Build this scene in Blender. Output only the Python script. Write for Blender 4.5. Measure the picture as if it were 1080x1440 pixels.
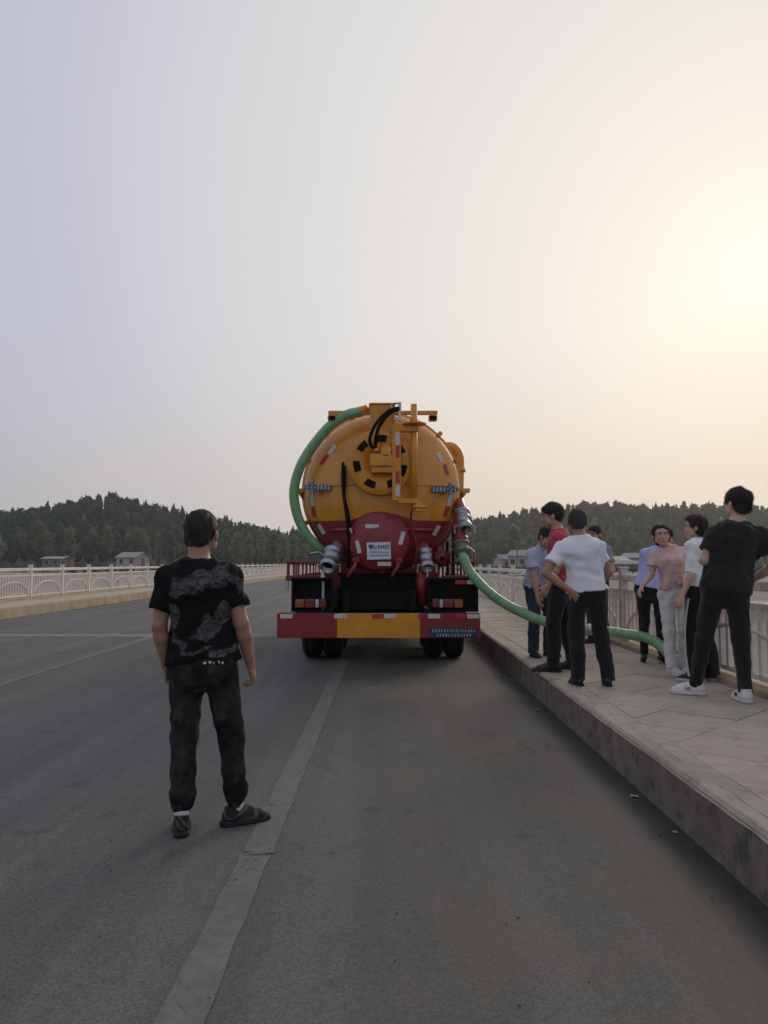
import bpy, math, random
import numpy as np
from mathutils import Vector, Matrix

random.seed(7); np.random.seed(7)
for o in list(bpy.data.objects): bpy.data.objects.remove(o, do_unlink=True)
SC = bpy.context.scene
COL = SC.collection
R = math.radians

# ---------------------------------------------------------------- camera
EYE = 1.46
cd = bpy.data.cameras.new('camera'); cam = bpy.data.objects.new('camera', cd); COL.objects.link(cam)
cd.sensor_fit = 'VERTICAL'; cd.sensor_height = 36.0; cd.sensor_width = 27.0
cd.lens = 27.5; cd.clip_end = 5000; cd.clip_start = 0.05
cam.location = (0, 0, EYE)
cam.rotation_euler = (R(90 + 3.745), 0, R(0.26))
SC.camera = cam

# ---------------------------------------------------------------- sky, sun, exposure
SUN_AZ, SUN_EL = 25.6, 19.5
sdir = Vector((math.sin(R(SUN_AZ)) * math.cos(R(SUN_EL)), math.cos(R(SUN_AZ)) * math.cos(R(SUN_EL)), math.sin(R(SUN_EL))))
W = bpy.data.worlds.new('World'); SC.world = W; W.use_nodes = True
nt = W.node_tree; nt.nodes.clear()
def N(t, tree=None, **kw):
    n = (tree or nt).nodes.new(t)
    for k, v in kw.items(): setattr(n, k, v)
    return n
def ramp(node, stops, interp='LINEAR'):
    cr = node.color_ramp; cr.interpolation = interp
    while len(cr.elements) > 1: cr.elements.remove(cr.elements[-1])
    cr.elements[0].position = stops[0][0]; cr.elements[0].color = (*stops[0][1], 1)
    for p, c in stops[1:]:
        e = cr.elements.new(p); e.color = (*c, 1)
out = N('ShaderNodeOutputWorld'); bg = N('ShaderNodeBackground'); bg.inputs['Strength'].default_value = 0.1
sky = N('ShaderNodeTexSky', sky_type='NISHITA'); sky.sun_disc = False
sky.sun_elevation = R(SUN_EL); sky.sun_rotation = R(SUN_AZ); sky.dust_density = 6; sky.air_density = 1.5; sky.ozone_density = 1
tc = N('ShaderNodeTexCoord'); nrm = N('ShaderNodeVectorMath', operation='NORMALIZE')
dot = N('ShaderNodeVectorMath', operation='DOT_PRODUCT'); dot.inputs[1].default_value = sdir
ac = N('ShaderNodeMath', operation='ARCCOSINE'); dv = N('ShaderNodeMath', operation='DIVIDE'); dv.inputs[1].default_value = math.pi
sep = N('ShaderNodeSeparateXYZ')
r1, r2 = N('ShaderNodeValToRGB'), N('ShaderNodeValToRGB')
D_ = lambda d: d / 180.0
ramp(r1, [(0, (.90, .89, .80)), (D_(6.5), (.865, .825, .76)), (D_(13.5), (.835, .80, .755)), (D_(24), (.77, .75, .73)), (D_(37), (.645, .65, .68)),
          (D_(45), (.555, .555, .65)), (D_(60), (.475, .485, .59)), (D_(90), (.42, .44, .54)), (1, (.40, .42, .52))])
ramp(r2, [(0, (.75, .64, .50)), (D_(11), (.79, .68, .55)), (D_(20), (.785, .665, .55)), (D_(38), (.65, .595, .57)), (D_(52), (.52, .495, .51)), (D_(90), (.44, .445, .49)), (1, (.42, .43, .48))])
mr = N('ShaderNodeMapRange', interpolation_type='SMOOTHSTEP'); mr.inputs['From Min'].default_value = .02; mr.inputs['From Max'].default_value = .30
mr.inputs['To Min'].default_value = 1; mr.inputs['To Max'].default_value = 0
mx = N('ShaderNodeMix', data_type='RGBA'); mx2 = N('ShaderNodeMix', data_type='RGBA'); mx2.inputs[0].default_value = .02
sc10 = N('ShaderNodeVectorMath', operation='SCALE'); sc10.inputs['Scale'].default_value = 10.0
# thin veil of high cloud, barely visible
nz = N('ShaderNodeTexNoise'); nz.inputs['Scale'].default_value = 2.2; nz.inputs['Detail'].default_value = 5
nmr = N('ShaderNodeMapRange'); nmr.inputs['To Min'].default_value = 9.6; nmr.inputs['To Max'].default_value = 10.4
L = nt.links.new
L(tc.outputs['Generated'], nrm.inputs[0]); L(nrm.outputs[0], dot.inputs[0]); L(dot.outputs['Value'], ac.inputs[0]); L(ac.outputs[0], dv.inputs[0])
L(dv.outputs[0], r1.inputs[0]); L(dv.outputs[0], r2.inputs[0]); L(nrm.outputs[0], sep.inputs[0]); L(sep.outputs['Z'], mr.inputs['Value'])
L(mr.outputs[0], mx.inputs[0]); L(r1.outputs[0], mx.inputs[6]); L(r2.outputs[0], mx.inputs[7])
L(nrm.outputs[0], nz.inputs['Vector']); L(nz.outputs['Fac'], nmr.inputs['Value']); L(nmr.outputs[0], sc10.inputs['Scale'])
L(mx.outputs[2], sc10.inputs[0]); L(sc10.outputs[0], mx2.inputs[6]); L(sky.outputs[0], mx2.inputs[7])
L(mx2.outputs[2], bg.inputs['Color']); L(bg.outputs[0], out.inputs['Surface'])

sl = bpy.data.lights.new('sun', 'SUN'); sun = bpy.data.objects.new('sun', sl); COL.objects.link(sun)
sl.energy = 1.0; sl.angle = R(20); sl.color = (1.0, .84, .62)
sun.rotation_euler = (-sdir).to_track_quat('-Z', 'Y').to_euler()

SC.view_settings.view_transform = 'Standard'; SC.view_settings.look = 'None'
SC.view_settings.exposure = 0.0; SC.view_settings.gamma = 1.0; SC.view_settings.use_curve_mapping = False
SC.render.engine = 'CYCLES'
cy = SC.cycles
cy.use_denoising = True; cy.max_bounces = 6; cy.diffuse_bounces = 3; cy.glossy_bounces = 2; cy.transmission_bounces = 3
cy.volume_bounces = 1; cy.transparent_max_bounces = 6; cy.caustics_reflective = False; cy.caustics_refractive = False

# ---------------------------------------------------------------- materials
def new_mat(name):
    m = bpy.data.materials.new(name); m.use_nodes = True
    t = m.node_tree; b = t.nodes['Principled BSDF']
    return m, t, b
def M(name, col, rough=.6, var=.15, scale=6, bump=0, bscale=50, metal=0, coat=0, stretch=(1, 1, 1), spec=.5, rand=0):
    """procedural paint / cloth / stone: two noises on the base colour, one on the relief"""
    m, t, b = new_mat(name)
    l = t.links.new
    tc = N('ShaderNodeTexCoord', t); mp = N('ShaderNodeMapping', t); mp.inputs['Scale'].default_value = stretch
    l(tc.outputs['Object'], mp.inputs[0])
    n1 = N('ShaderNodeTexNoise', t); n1.inputs['Scale'].default_value = scale; n1.inputs['Detail'].default_value = 6; n1.inputs['Roughness'].default_value = .65
    l(mp.outputs[0], n1.inputs['Vector'])
    cr = N('ShaderNodeValToRGB', t)
    ramp(cr, [(.3, tuple(c * (1 - var) for c in col)), (.7, tuple(min(1, c * (1 + var)) for c in col))])
    l(n1.outputs['Fac'], cr.inputs[0])
    colout = cr.outputs[0]
    if rand:
        oi = N('ShaderNodeObjectInfo', t); rm = N('ShaderNodeMapRange', t)
        rm.inputs['To Min'].default_value = 1 - rand; rm.inputs['To Max'].default_value = 1 + rand
        l(oi.outputs['Random'], rm.inputs['Value'])
        vm = N('ShaderNodeVectorMath', t, operation='SCALE'); l(colout, vm.inputs[0]); l(rm.outputs[0], vm.inputs['Scale']); colout = vm.outputs[0]
    l(colout, b.inputs['Base Color'])
    b.inputs['Roughness'].default_value = rough; b.inputs['Metallic'].default_value = metal
    b.inputs['Specular IOR Level'].default_value = spec
    if coat: b.inputs['Coat Weight'].default_value = coat; b.inputs['Coat Roughness'].default_value = .12
    if bump:
        n2 = N('ShaderNodeTexNoise', t); n2.inputs['Scale'].default_value = bscale; n2.inputs['Detail'].default_value = 4
        l(mp.outputs[0], n2.inputs['Vector'])
        bp = N('ShaderNodeBump', t); bp.inputs['Strength'].default_value = bump; bp.inputs['Distance'].default_value = .02
        l(n2.outputs['Fac'], bp.inputs['Height']); l(bp.outputs[0], b.inputs['Normal'])
    return m

def math_node(t, op, a, b_=None):
    n = N('ShaderNodeMath', t, operation=op)
    for i, v in enumerate((a, b_)):
        if v is None: continue
        if isinstance(v, (int, float)): n.inputs[i].default_value = v
        else: t.links.new(v, n.inputs[i])
    return n.outputs[0]
def mixc(t, f, a, b_, blend='MIX'):
    n = N('ShaderNodeMix', t, data_type='RGBA', blend_type=blend)
    for i, v in ((0, f), (6, a), (7, b_)):
        if isinstance(v, (int, float)): n.inputs[i].default_value = v
        elif isinstance(v, tuple): n.inputs[i].default_value = (*v, 1)
        else: t.links.new(v, n.inputs[i])
    return n.outputs[2]
def noise(t, vec, scale, detail=5, rough=.6, lo=None, hi=None, dist=0):
    n = N('ShaderNodeTexNoise', t); n.inputs['Scale'].default_value = scale; n.inputs['Detail'].default_value = detail
    n.inputs['Roughness'].default_value = rough; n.inputs['Distortion'].default_value = dist
    if vec is not None: t.links.new(vec, n.inputs['Vector'])
    if lo is None: return n.outputs['Fac']
    m = N('ShaderNodeMapRange', t); m.inputs['From Min'].default_value = lo; m.inputs['From Max'].default_value = hi
    t.links.new(n.outputs['Fac'], m.inputs['Value']); return m.outputs[0]
def mapped(t, scale=(1, 1, 1), rot=(0, 0, 0)):
    tc = N('ShaderNodeTexCoord', t); mp = N('ShaderNodeMapping', t)
    mp.inputs['Scale'].default_value = scale; mp.inputs['Rotation'].default_value = rot
    t.links.new(tc.outputs['Object'], mp.inputs[0]); return mp.outputs[0]
def bump_in(t, b, h, strength=.3, dist=.01):
    bp = N('ShaderNodeBump', t); bp.inputs['Strength'].default_value = strength; bp.inputs['Distance'].default_value = dist
    t.links.new(h, bp.inputs['Height']); t.links.new(bp.outputs[0], b.inputs['Normal'])

def asphalt():
    m, t, b = new_mat('asphalt'); l = t.links.new
    v = mapped(t)
    big = noise(t, v, .35, 4, .6, .35, .68)
    mid = noise(t, v, 1.7, 6, .7, .35, .7)
    streak = noise(t, mapped(t, (2.6, .10, 1)), 1.0, 4, .6, .42, .72)
    c = mixc(t, big, (.080, .088, .083), (.110, .118, .109))
    c = mixc(t, math_node(t, 'MULTIPLY', mid, .55), c, (.128, .120, .094))
    c = mixc(t, math_node(t, 'MULTIPLY', streak, .55), c, (.178, .182, .178))
    # aggregate
    vo = N('ShaderNodeTexVoronoi', t); vo.inputs['Scale'].default_value = 120; l(v, vo.inputs['Vector'])
    sp = N('ShaderNodeSeparateColor', t); l(vo.outputs['Color'], sp.inputs[0])
    g = N('ShaderNodeMapRange', t); g.inputs['To Min'].default_value = .70; g.inputs['To Max'].default_value = 1.30; l(sp.outputs[0], g.inputs['Value'])
    fine = noise(t, v, 260, 2, .6)
    gm = math_node(t, 'MULTIPLY', g.outputs[0], math_node(t, 'ADD', math_node(t, 'MULTIPLY', fine, .5), .75))
    vs = N('ShaderNodeVectorMath', t, operation='SCALE'); l(c, vs.inputs[0]); l(gm, vs.inputs['Scale'])
    # brown dust in patches towards the kerb
    x = N('ShaderNodeSeparateXYZ', t); l(v, x.inputs[0])
    rng = N('ShaderNodeMapRange', t); rng.inputs['From Min'].default_value = -1.2; rng.inputs['From Max'].default_value = 1.2; l(x.outputs[0], rng.inputs['Value'])
    dust = math_node(t, 'MULTIPLY', noise(t, v, .9, 6, .7, .32, .66), rng.outputs[0])
    c2 = mixc(t, math_node(t, 'MULTIPLY', dust, .85), vs.outputs[0], (.150, .118, .086))
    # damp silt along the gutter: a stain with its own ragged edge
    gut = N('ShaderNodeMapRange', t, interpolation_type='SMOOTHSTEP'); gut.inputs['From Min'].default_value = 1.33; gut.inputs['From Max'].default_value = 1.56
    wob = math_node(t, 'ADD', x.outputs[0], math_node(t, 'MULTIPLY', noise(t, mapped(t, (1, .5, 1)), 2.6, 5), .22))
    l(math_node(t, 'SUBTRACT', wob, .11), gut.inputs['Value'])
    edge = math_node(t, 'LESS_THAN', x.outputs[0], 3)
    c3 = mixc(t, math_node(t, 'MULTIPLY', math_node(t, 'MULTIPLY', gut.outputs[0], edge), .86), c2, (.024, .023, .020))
    # oil drips and old wear: small dark blots, pale scuffed tracks, hairline cracks
    blot = noise(t, v, 3.3, 3, .5, .63, .72)
    c3 = mixc(t, math_node(t, 'MULTIPLY', blot, .45), c3, (.045, .044, .040))
    vc = N('ShaderNodeTexVoronoi', t, feature='DISTANCE_TO_EDGE'); vc.inputs['Scale'].default_value = .55
    dn = N('ShaderNodeVectorMath', t, operation='ADD'); dsc = N('ShaderNodeVectorMath', t, operation='SCALE'); dsc.inputs['Scale'].default_value = .5
    dno = N('ShaderNodeTexNoise', t); dno.inputs['Scale'].default_value = 2.2; dno.inputs['Detail'].default_value = 6; l(v, dno.inputs['Vector']); l(dno.outputs['Color'], dsc.inputs[0]); l(v, dn.inputs[0]); l(dsc.outputs[0], dn.inputs[1]); l(dn.outputs[0], vc.inputs['Vector'])
    ck = math_node(t, 'MULTIPLY', math_node(t, 'LESS_THAN', vc.outputs['Distance'], .006), noise(t, v, .22, 3, .5, .54, .60))
    c3 = mixc(t, math_node(t, 'MULTIPLY', ck, .35), c3, (.04, .039, .036))
    l(c3, b.inputs['Base Color'])
    b.inputs['Roughness'].default_value = .82; b.inputs['Specular IOR Level'].default_value = .4
    hgt = math_node(t, 'ADD', sp.outputs[1], fine)
    bump_in(t, b, hgt, .55, .006)
    return m
def worn_paint():
    m, t, b = new_mat('worn_road_paint'); l = t.links.new
    v = mapped(t)
    w = noise(t, v, 14, 7, .75, .36, .60)
    w2 = noise(t, v, 1.3, 5, .65, .30, .62)
    f = math_node(t, 'MULTIPLY', w, math_node(t, 'ADD', math_node(t, 'MULTIPLY', w2, .65), .35))
    l(mixc(t, f, (.120, .123, .110), (.182, .184, .165)), b.inputs['Base Color'])
    b.inputs['Roughness'].default_value = .85
    tr = N('ShaderNodeBsdfTransparent', t); ms = N('ShaderNodeMixShader', t)      # worn through to the asphalt in flakes
    hole = math_node(t, 'GREATER_THAN', math_node(t, 'ADD', math_node(t, 'MULTIPLY', noise(t, v, 26, 6, .75), .7), math_node(t, 'MULTIPLY', noise(t, v, 2.1, 4), .3)), .60)
    l(math_node(t, 'MULTIPLY', hole, .6), ms.inputs[0]); l(b.outputs[0], ms.inputs[1]); l(tr.outputs[0], ms.inputs[2]); l(ms.outputs[0], t.nodes['Material Output'].inputs['Surface'])
    bump_in(t, b, noise(t, v, 180, 3), .4, .005)
    return m
def concrete(name, c0, c1, stain, scale=1.0, streak=True, rand=0):
    m, t, b = new_mat(name); l = t.links.new
    v = mapped(t)
    c = mixc(t, noise(t, v, 3 * scale, 7, .7, .3, .7), c0, c1)
    s = noise(t, mapped(t, (1, 1, .25) if streak else (1, 1, 1)), 5 * scale, 6, .7, .50, .68, .4)
    c = mixc(t, math_node(t, 'MULTIPLY', s, .75), c, stain)
    s2 = noise(t, v, .8 * scale, 4, .6, .45, .75)
    c = mixc(t, math_node(t, 'MULTIPLY', s2, .5), c, tuple(x * .62 for x in c0))
    if rand:
        oi = N('ShaderNodeObjectInfo', t); rm = N('ShaderNodeMapRange', t)
        rm.inputs['To Min'].default_value = 1 - rand; rm.inputs['To Max'].default_value = 1 + rand; l(oi.outputs['Random'], rm.inputs['Value'])
        vm = N('ShaderNodeVectorMath', t, operation='SCALE'); l(c, vm.inputs[0]); l(rm.outputs[0], vm.inputs['Scale']); c = vm.outputs[0]
    l(c, b.inputs['Base Color']); b.inputs['Roughness'].default_value = .88
    bump_in(t, b, math_node(t, 'ADD', noise(t, v, 60, 5, .7), math_node(t, 'MULTIPLY', s, .5)), .45, .008)
    return m

MAT = dict(
    asphalt=asphalt(), paint=worn_paint(),
    kerb=concrete('kerb_concrete', (.36, .315, .25), (.48, .43, .355), (.24, .195, .145), 1.15, False, .04),
    kerb_far=concrete('sandy_kerb', (.40, .32, .21), (.52, .42, .29), (.30, .22, .14), .8, True, .08),
    kerb_face=concrete('dark_mottled_kerb_face', (.125, .110, .085), (.245, .216, .168), (.034, .029, .021), 1.5, False, .03),  # darker base than the coping top, mottled stains, road-side face only
    slab=concrete('paving_slab', (.385, .33, .265), (.50, .435, .36), (.28, .225, .17), .9, False, .07),
    bed=M('slab_bed', (.16, .135, .11), .95, .3, 12),
    deck=concrete('deck_concrete', (.30, .28, .25), (.40, .38, .34), (.18, .15, .12), .3),
    rail=concrete('railing_paint', (.76, .71, .64), (.84, .79, .72), (.50, .38, .27), 2.2, True, .06),
    rail_old=concrete('weathered_railing_paint', (.72, .66, .60), (.82, .77, .71), (.42, .30, .22), 3.0, True, .08),
    plinth=concrete('dusty_plinth', (.40, .31, .20), (.50, .40, .27), (.25, .18, .12), 1.5),
    joint=M('joint_concrete', (.27, .265, .25), .9, .3, 8, .3, 40),
    rubber_gap=M('joint_rubber', (.03, .03, .03), .8, .2, 10),
    pebble=M('road_grit', (.06, .055, .05), .9, .5, 40),
    litter=M('pale_litter', (.34, .33, .31), .6, .3, 40),
    grass=concrete('bank_grass', (.055, .068, .032), (.095, .10, .05), (.15, .12, .08), .05, False),
    sand=concrete('river_sand', (.34, .28, .22), (.44, .37, .30), (.22, .18, .14), .1, False),
)

# ---------------------------------------------------------------- mesh helpers
def mesh(name, verts, faces, mat=None, smooth=False, mats=None, midx=None):
    me = bpy.data.meshes.new(name)
    me.from_pydata([tuple(v) for v in verts] if not isinstance(verts, np.ndarray) else verts.tolist(), [], faces if not isinstance(faces, np.ndarray) else faces.tolist())
    for m_ in (mats or ([mat] if mat else [])): me.materials.append(m_)
    if smooth: me.polygons.foreach_set('use_smooth', [True] * len(me.polygons))
    if midx is not None: me.polygons.foreach_set('material_index', midx)
    me.update(); return me
def ob(name, me, parent=None, loc=(0, 0, 0), rz=0, scale=None):
    o = bpy.data.objects.new(name, me); COL.objects.link(o)
    o.location = loc; o.rotation_euler = (0, 0, rz)
    if scale: o.scale = scale
    if parent: o.parent = parent
    return o
def tag(o, label=None, cat=None, group=None, kind=None):
    if label: o['label'] = label
    if cat: o['category'] = cat
    if group: o['group'] = group
    if kind: o['kind'] = kind
    return o
def empty(name, loc=(0, 0, 0), rz=0):
    o = bpy.data.objects.new(name, None); COL.objects.link(o); o.location = loc; o.rotation_euler = (0, 0, rz)
    o.empty_display_size = .2
    return o
def copy_tree(o, parent=None, **kw):
    c = o.copy(); COL.objects.link(c)
    if parent: c.parent = parent
    for ch in [x for x in o.children]: copy_tree(ch, c)
    return c

def frame_of(d):
    d = Vector(d).normalized()
    a = Vector((0, 0, 1)) if abs(d.z) < .9 else Vector((1, 0, 0))
    x = d.cross(a).normalized(); y = d.cross(x).normalized()
    return x, y, d
class MB:
    """collects shapes, build() links them as ONE mesh object"""
    def __init__(s): s.v = []; s.f = []
    def add(s, vs, fs):
        k = len(s.v); s.v += [tuple(v) for v in vs]; s.f += [[i + k for i in f] for f in fs]; return s
    def box(s, c, size, rot=None, bev=0.0):
        hx, hy, hz = (d / 2 for d in size)
        if bev > 0:
            b_ = min(bev, hx * .9, hy * .9, hz * .9); vs = []; 
            ring = [(hx, hy - b_), (hx - b_, hy), (-hx + b_, hy), (-hx, hy - b_), (-hx, -hy + b_), (-hx + b_, -hy), (hx - b_, -hy), (hx, -hy + b_)]
            inn = [(x - math.copysign(b_, x) if abs(abs(x) - hx) < 1e-9 else x, y - math.copysign(b_, y) if abs(abs(y) - hy) < 1e-9 else y) for x, y in ring]
            for z, rr in ((-hz, inn), (-hz + b_, ring), (hz - b_, ring), (hz, inn)): vs += [(x, y, z) for x, y in rr]
            fs = [[7, 6, 5, 4, 3, 2, 1, 0], [24 + i for i in range(8)]]
            for k in range(3):
                for i in range(8): j = (i + 1) % 8; fs.append([k * 8 + i, k * 8 + j, k * 8 + 8 + j, k * 8 + 8 + i])
        else:
            vs = [(x, y, z) for z in (-hz, hz) for y in (-hy, hy) for x in (-hx, hx)]
            fs = [[0, 2, 3, 1], [4, 5, 7, 6], [0, 1, 5, 4], [2, 6, 7, 3], [1, 3, 7, 5], [0, 4, 6, 2]]
        if rot is not None:
            m_ = rot if isinstance(rot, Matrix) else Matrix.Rotation(rot[0], 3, 'X') @ Matrix.Rotation(rot[1], 3, 'Y') @ Matrix.Rotation(rot[2], 3, 'Z')
            vs = [m_ @ Vector(v) for v in vs]
        return s.add([(v[0] + c[0], v[1] + c[1], v[2] + c[2]) for v in vs], fs)
    def cyl(s, a, b_, r0, r1=None, seg=16, caps=True):
        r1 = r0 if r1 is None else r1
        a, b_ = Vector(a), Vector(b_); x, y, d = frame_of(b_ - a)
        vs = []
        for p, r_ in ((a, r0), (b_, r1)):
            for i in range(seg):
                t = 2 * math.pi * i / seg; vs.append(p + x * (r_ * math.cos(t)) + y * (r_ * math.sin(t)))
        fs = [[i, (i + 1) % seg, seg + (i + 1) % seg, seg + i] for i in range(seg)]
        if caps: fs += [list(range(seg))[::-1], list(range(seg, 2 * seg))]
        return s.add(vs, fs)
    def lathe(s, prof, o=(0, 0, 0), axis=(0, 1, 0), seg=32, sx=1, sz=1):
        """prof = [(distance along the axis, radius)]"""
        o = Vector(o); x, y, d = frame_of(axis); vs = []
        for t_, r_ in prof:
            for i in range(seg):
                a = 2 * math.pi * i / seg; vs.append(o + d * t_ + x * (r_ * math.cos(a) * sx) + y * (r_ * math.sin(a) * sz))
        fs = []
        for k in range(len(prof) - 1):
            for i in range(seg): j = (i + 1) % seg; fs.append([k * seg + i, k * seg + j, (k + 1) * seg + j, (k + 1) * seg + i])
        fs += [list(range(seg))[::-1], list(range((len(prof) - 1) * seg, len(prof) * seg))]
        return s.add(vs, fs)
    def tube(s, pts, r, seg=10, ripple=None, caps=True):
        pts = [Vector(p) for p in pts]; n = len(pts)
        tang = [(pts[min(i + 1, n - 1)] - pts[max(i - 1, 0)]).normalized() for i in range(n)]
        x, y, _ = frame_of(tang[0]); vs = []; s_len = 0
        for i, p in enumerate(pts):
            if i:
                q = tang[i - 1].rotation_difference(tang[i]); x = q @ x; s_len += (pts[i] - pts[i - 1]).length
            y = tang[i].cross(x).normalized(); x = y.cross(tang[i]).normalized()
            rr = r[i] if isinstance(r, (list, tuple)) else r
            for k in range(seg):
                a = 2 * math.pi * k / seg; q_ = rr
                if ripple: q_ = rr * (1 + ripple[1] * max(0, math.sin(2 * math.pi * s_len / ripple[0] - a)) ** 1)
                vs.append(p + x * (q_ * math.cos(a)) + y * (q_ * math.sin(a)))
        fs = []
        for k in range(n - 1):
            for i in range(seg): j = (i + 1) % seg; fs.append([k * seg + i, k * seg + j, (k + 1) * seg + j, (k + 1) * seg + i])
        if caps: fs += [list(range(seg))[::-1], list(range((n - 1) * seg, n * seg))]
        return s.add(vs, fs)
    def prism(s, poly, y0, y1):
        """poly in (x, z), extruded along y"""
        n = len(poly)
        vs = [(x, y0, z) for x, z in poly] + [(x, y1, z) for x, z in poly]
        fs = [list(range(n)), list(range(n, 2 * n))[::-1]] + [[i, n + i, n + (i + 1) % n, (i + 1) % n] for i in range(n)]
        return s.add(vs, fs)
    def prismz(s, poly, z0, z1):
        n = len(poly)
        vs = [(x, y, z0) for x, y in poly] + [(x, y, z1) for x, y in poly]
        fs = [list(range(n))[::-1], list(range(n, 2 * n))] + [[i, (i + 1) % n, n + (i + 1) % n, n + i] for i in range(n)]
        return s.add(vs, fs)
    def me(s, name, mat, smooth=False): return mesh(name, s.v, s.f, mat, smooth)
    def build(s, name, mat, parent=None, smooth=False, loc=(0, 0, 0)):
        return ob(name, s.me(name, MAT[mat] if isinstance(mat, str) else mat, smooth), parent, loc)
def spline(pts, step=.03):
    """Catmull-Rom through the points"""
    P = [Vector(p) for p in pts]; P = [P[0] * 2 - P[1]] + P + [P[-1] * 2 - P[-2]]; o = []
    for i in range(1, len(P) - 2):
        n = max(2, int((P[i + 1] - P[i]).length / step))
        for k in range(n):
            t = k / n; a, b_, c, d = P[i - 1:i + 3]
            o.append(.5 * ((2 * b_) + (c - a) * t + (2 * a - 5 * b_ + 4 * c - d) * t * t + (3 * b_ - a - 3 * c + d) * t ** 3))
    return o + [P[-2]]
def smoothstep(a, b_, x):
    t = np.clip((np.asarray(x, float) - a) / (b_ - a), 0, 1); return t * t * (3 - 2 * t)
def wave(x, y, s, ph=0):
    return np.sin(x * s + 1.7 * np.sin(y * s * .7 + ph)) * np.cos(y * s * .9 + 1.3 * np.sin(x * s * .6 + 2 * ph))

# ================================================================ SETTING
KX, RX, WZ = 1.62, 3.42, .29          # right kerb face, right railing line, footway level
LKX, LRX = -10.0, -11.72              # left kerb face, left railing line
ridge_x = np.array([-420, -230, -164, -134, -119, -98, -86, -65, -43, -31, 0, 28, 40, 53, 77, 95, 116, 137, 161, 230, 420], float)
ridge_z = np.array([20, 23.5, 24.8, 28.2, 31.0, 26.5, 22.3, 18.6, 15.5, 13.6, 14.5, 18.3, 20.8, 23, 25.4, 27.2, 26.1, 26.7, 25.5, 25, 20], float) - 6.6
def ground_z(x, y):
    x = np.asarray(x, float); y = np.asarray(y, float)
    base = -4.6 + 4.3 * smoothstep(99, 119, y + 4 * np.sin(x * .05)) + .25 * wave(x, y, .05, 1)
    xr = x * 330.0 / np.maximum(y, 150)
    top = np.interp(xr, ridge_x, ridge_z)
    h = smoothstep(205, 325, y) * (1 - .6 * smoothstep(360, 640, y))
    return base + (top + .3) * h + h * 1.2 * wave(x, y, .045, 2)
def ground():
    m, t, b = new_mat('bank_ground'); l = t.links.new
    v = mapped(t); sx = N('ShaderNodeSeparateXYZ', t); l(v, sx.inputs[0])
    g = mixc(t, noise(t, v, .12, 6, .7, .35, .65), (.050, .060, .030), (.098, .092, .052))
    s = mixc(t, noise(t, v, .3, 6, .7, .35, .65), (.30, .24, .185), (.40, .335, .27))
    yy = math_node(t, 'ADD', sx.outputs[1], math_node(t, 'MULTIPLY', noise(t, v, .03, 4), 26))
    mr_ = N('ShaderNodeMapRange', t); mr_.inputs['From Min'].default_value = 138; mr_.inputs['From Max'].default_value = 146; l(yy, mr_.inputs['Value'])
    l(mixc(t, mr_.outputs[0], s, g), b.inputs['Base Color']); b.inputs['Roughness'].default_value = .95
    bump_in(t, b, noise(t, v, 1.2, 5), .6, .3)
    xs = np.concatenate([np.linspace(-690, -240, 12), np.linspace(-225, 225, 76), np.linspace(240, 690, 12)])
    ys = np.concatenate([np.linspace(-290, 85, 9), np.linspace(94, 360, 60), np.linspace(380, 880, 14)])
    X, Y = np.meshgrid(xs, ys); Z = ground_z(X, Y)
    V = np.stack([X.ravel(), Y.ravel(), Z.ravel()], 1); nx = len(xs)
    F = [[j * nx + i, j * nx + i + 1, (j + 1) * nx + i + 1, (j + 1) * nx + i] for j in range(len(ys) - 1) for i in range(nx - 1)]
    return tag(ob('ground', mesh('ground', V, F, m, True)), 'grassy far bank rising into low wooded hills', kind='structure')
ground()
def river():
    m, t, b = new_mat('river_water'); l = t.links.new
    b.inputs['Base Color'].default_value = (.045, .052, .045, 1); b.inputs['Roughness'].default_value = .12
    b.inputs['Specular IOR Level'].default_value = .6
    bump_in(t, b, noise(t, mapped(t, (.5, 1.2, 1)), 1.1, 5), .25, .08)
    mb = MB(); mb.add([(-680, -285, -3.4), (680, -285, -3.4), (680, 112, -3.4), (-680, 112, -3.4)], [[0, 1, 2, 3]])
    tag(mb.build('river', m), 'grey river water under the bridge', kind='structure')
river()

# bridge deck with piers
Y0, Y1 = -18.0, 200.0
mb = MB(); mb.box(((LRX - .4 + RX + .4) / 2, (Y0 + Y1) / 2, -.36), (RX - LRX + .8, Y1 - Y0, .70))
for yy in range(-10, 110, 16):
    mb.box(((LRX + RX) / 2, yy, -2.9), (RX - LRX - 1.6, 1.2, 4.37), bev=.2)
deck = tag(mb.build('bridge_deck', 'deck'), kind='structure')
# carriageway
mb = MB(); n_ = 60
mb.add([(x, y, 0) for y in np.linspace(Y0, Y1, n_) for x in (LKX + .004, KX - .004)], [[2 * i, 2 * i + 1, 2 * i + 3, 2 * i + 2] for i in range(n_ - 1)])
road = tag(mb.build('road', 'asphalt'), kind='structure')
def marking(x0, x1, y0, y1, name='lane_line', seed=1, z=.004, mat='paint', wob=.006):
    """painted strip with worn, wavering edges"""
    rs = random.Random(seed); n = max(2, int((y1 - y0) / .12)); vs = []
    for i in range(n + 1):
        y = y0 + (y1 - y0) * i / n
        vs += [(x0 + rs.uniform(-wob, wob), y, z), (x1 + rs.uniform(-wob, wob), y, z)]
    return ob(name, mesh(name, vs, [[2 * i, 2 * i + 1, 2 * i + 3, 2 * i + 2] for i in range(n)], MAT[mat]), road)
marking(-.74, -.585, Y0 + 1, 4.02, seed=1); marking(-.735, -.58, 4.06, 48, seed=2)
marking(-4.73, -4.60, Y0 + 1, 60, seed=3); marking(-9.50, -9.36, Y0 + 1, 90, seed=4)
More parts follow.
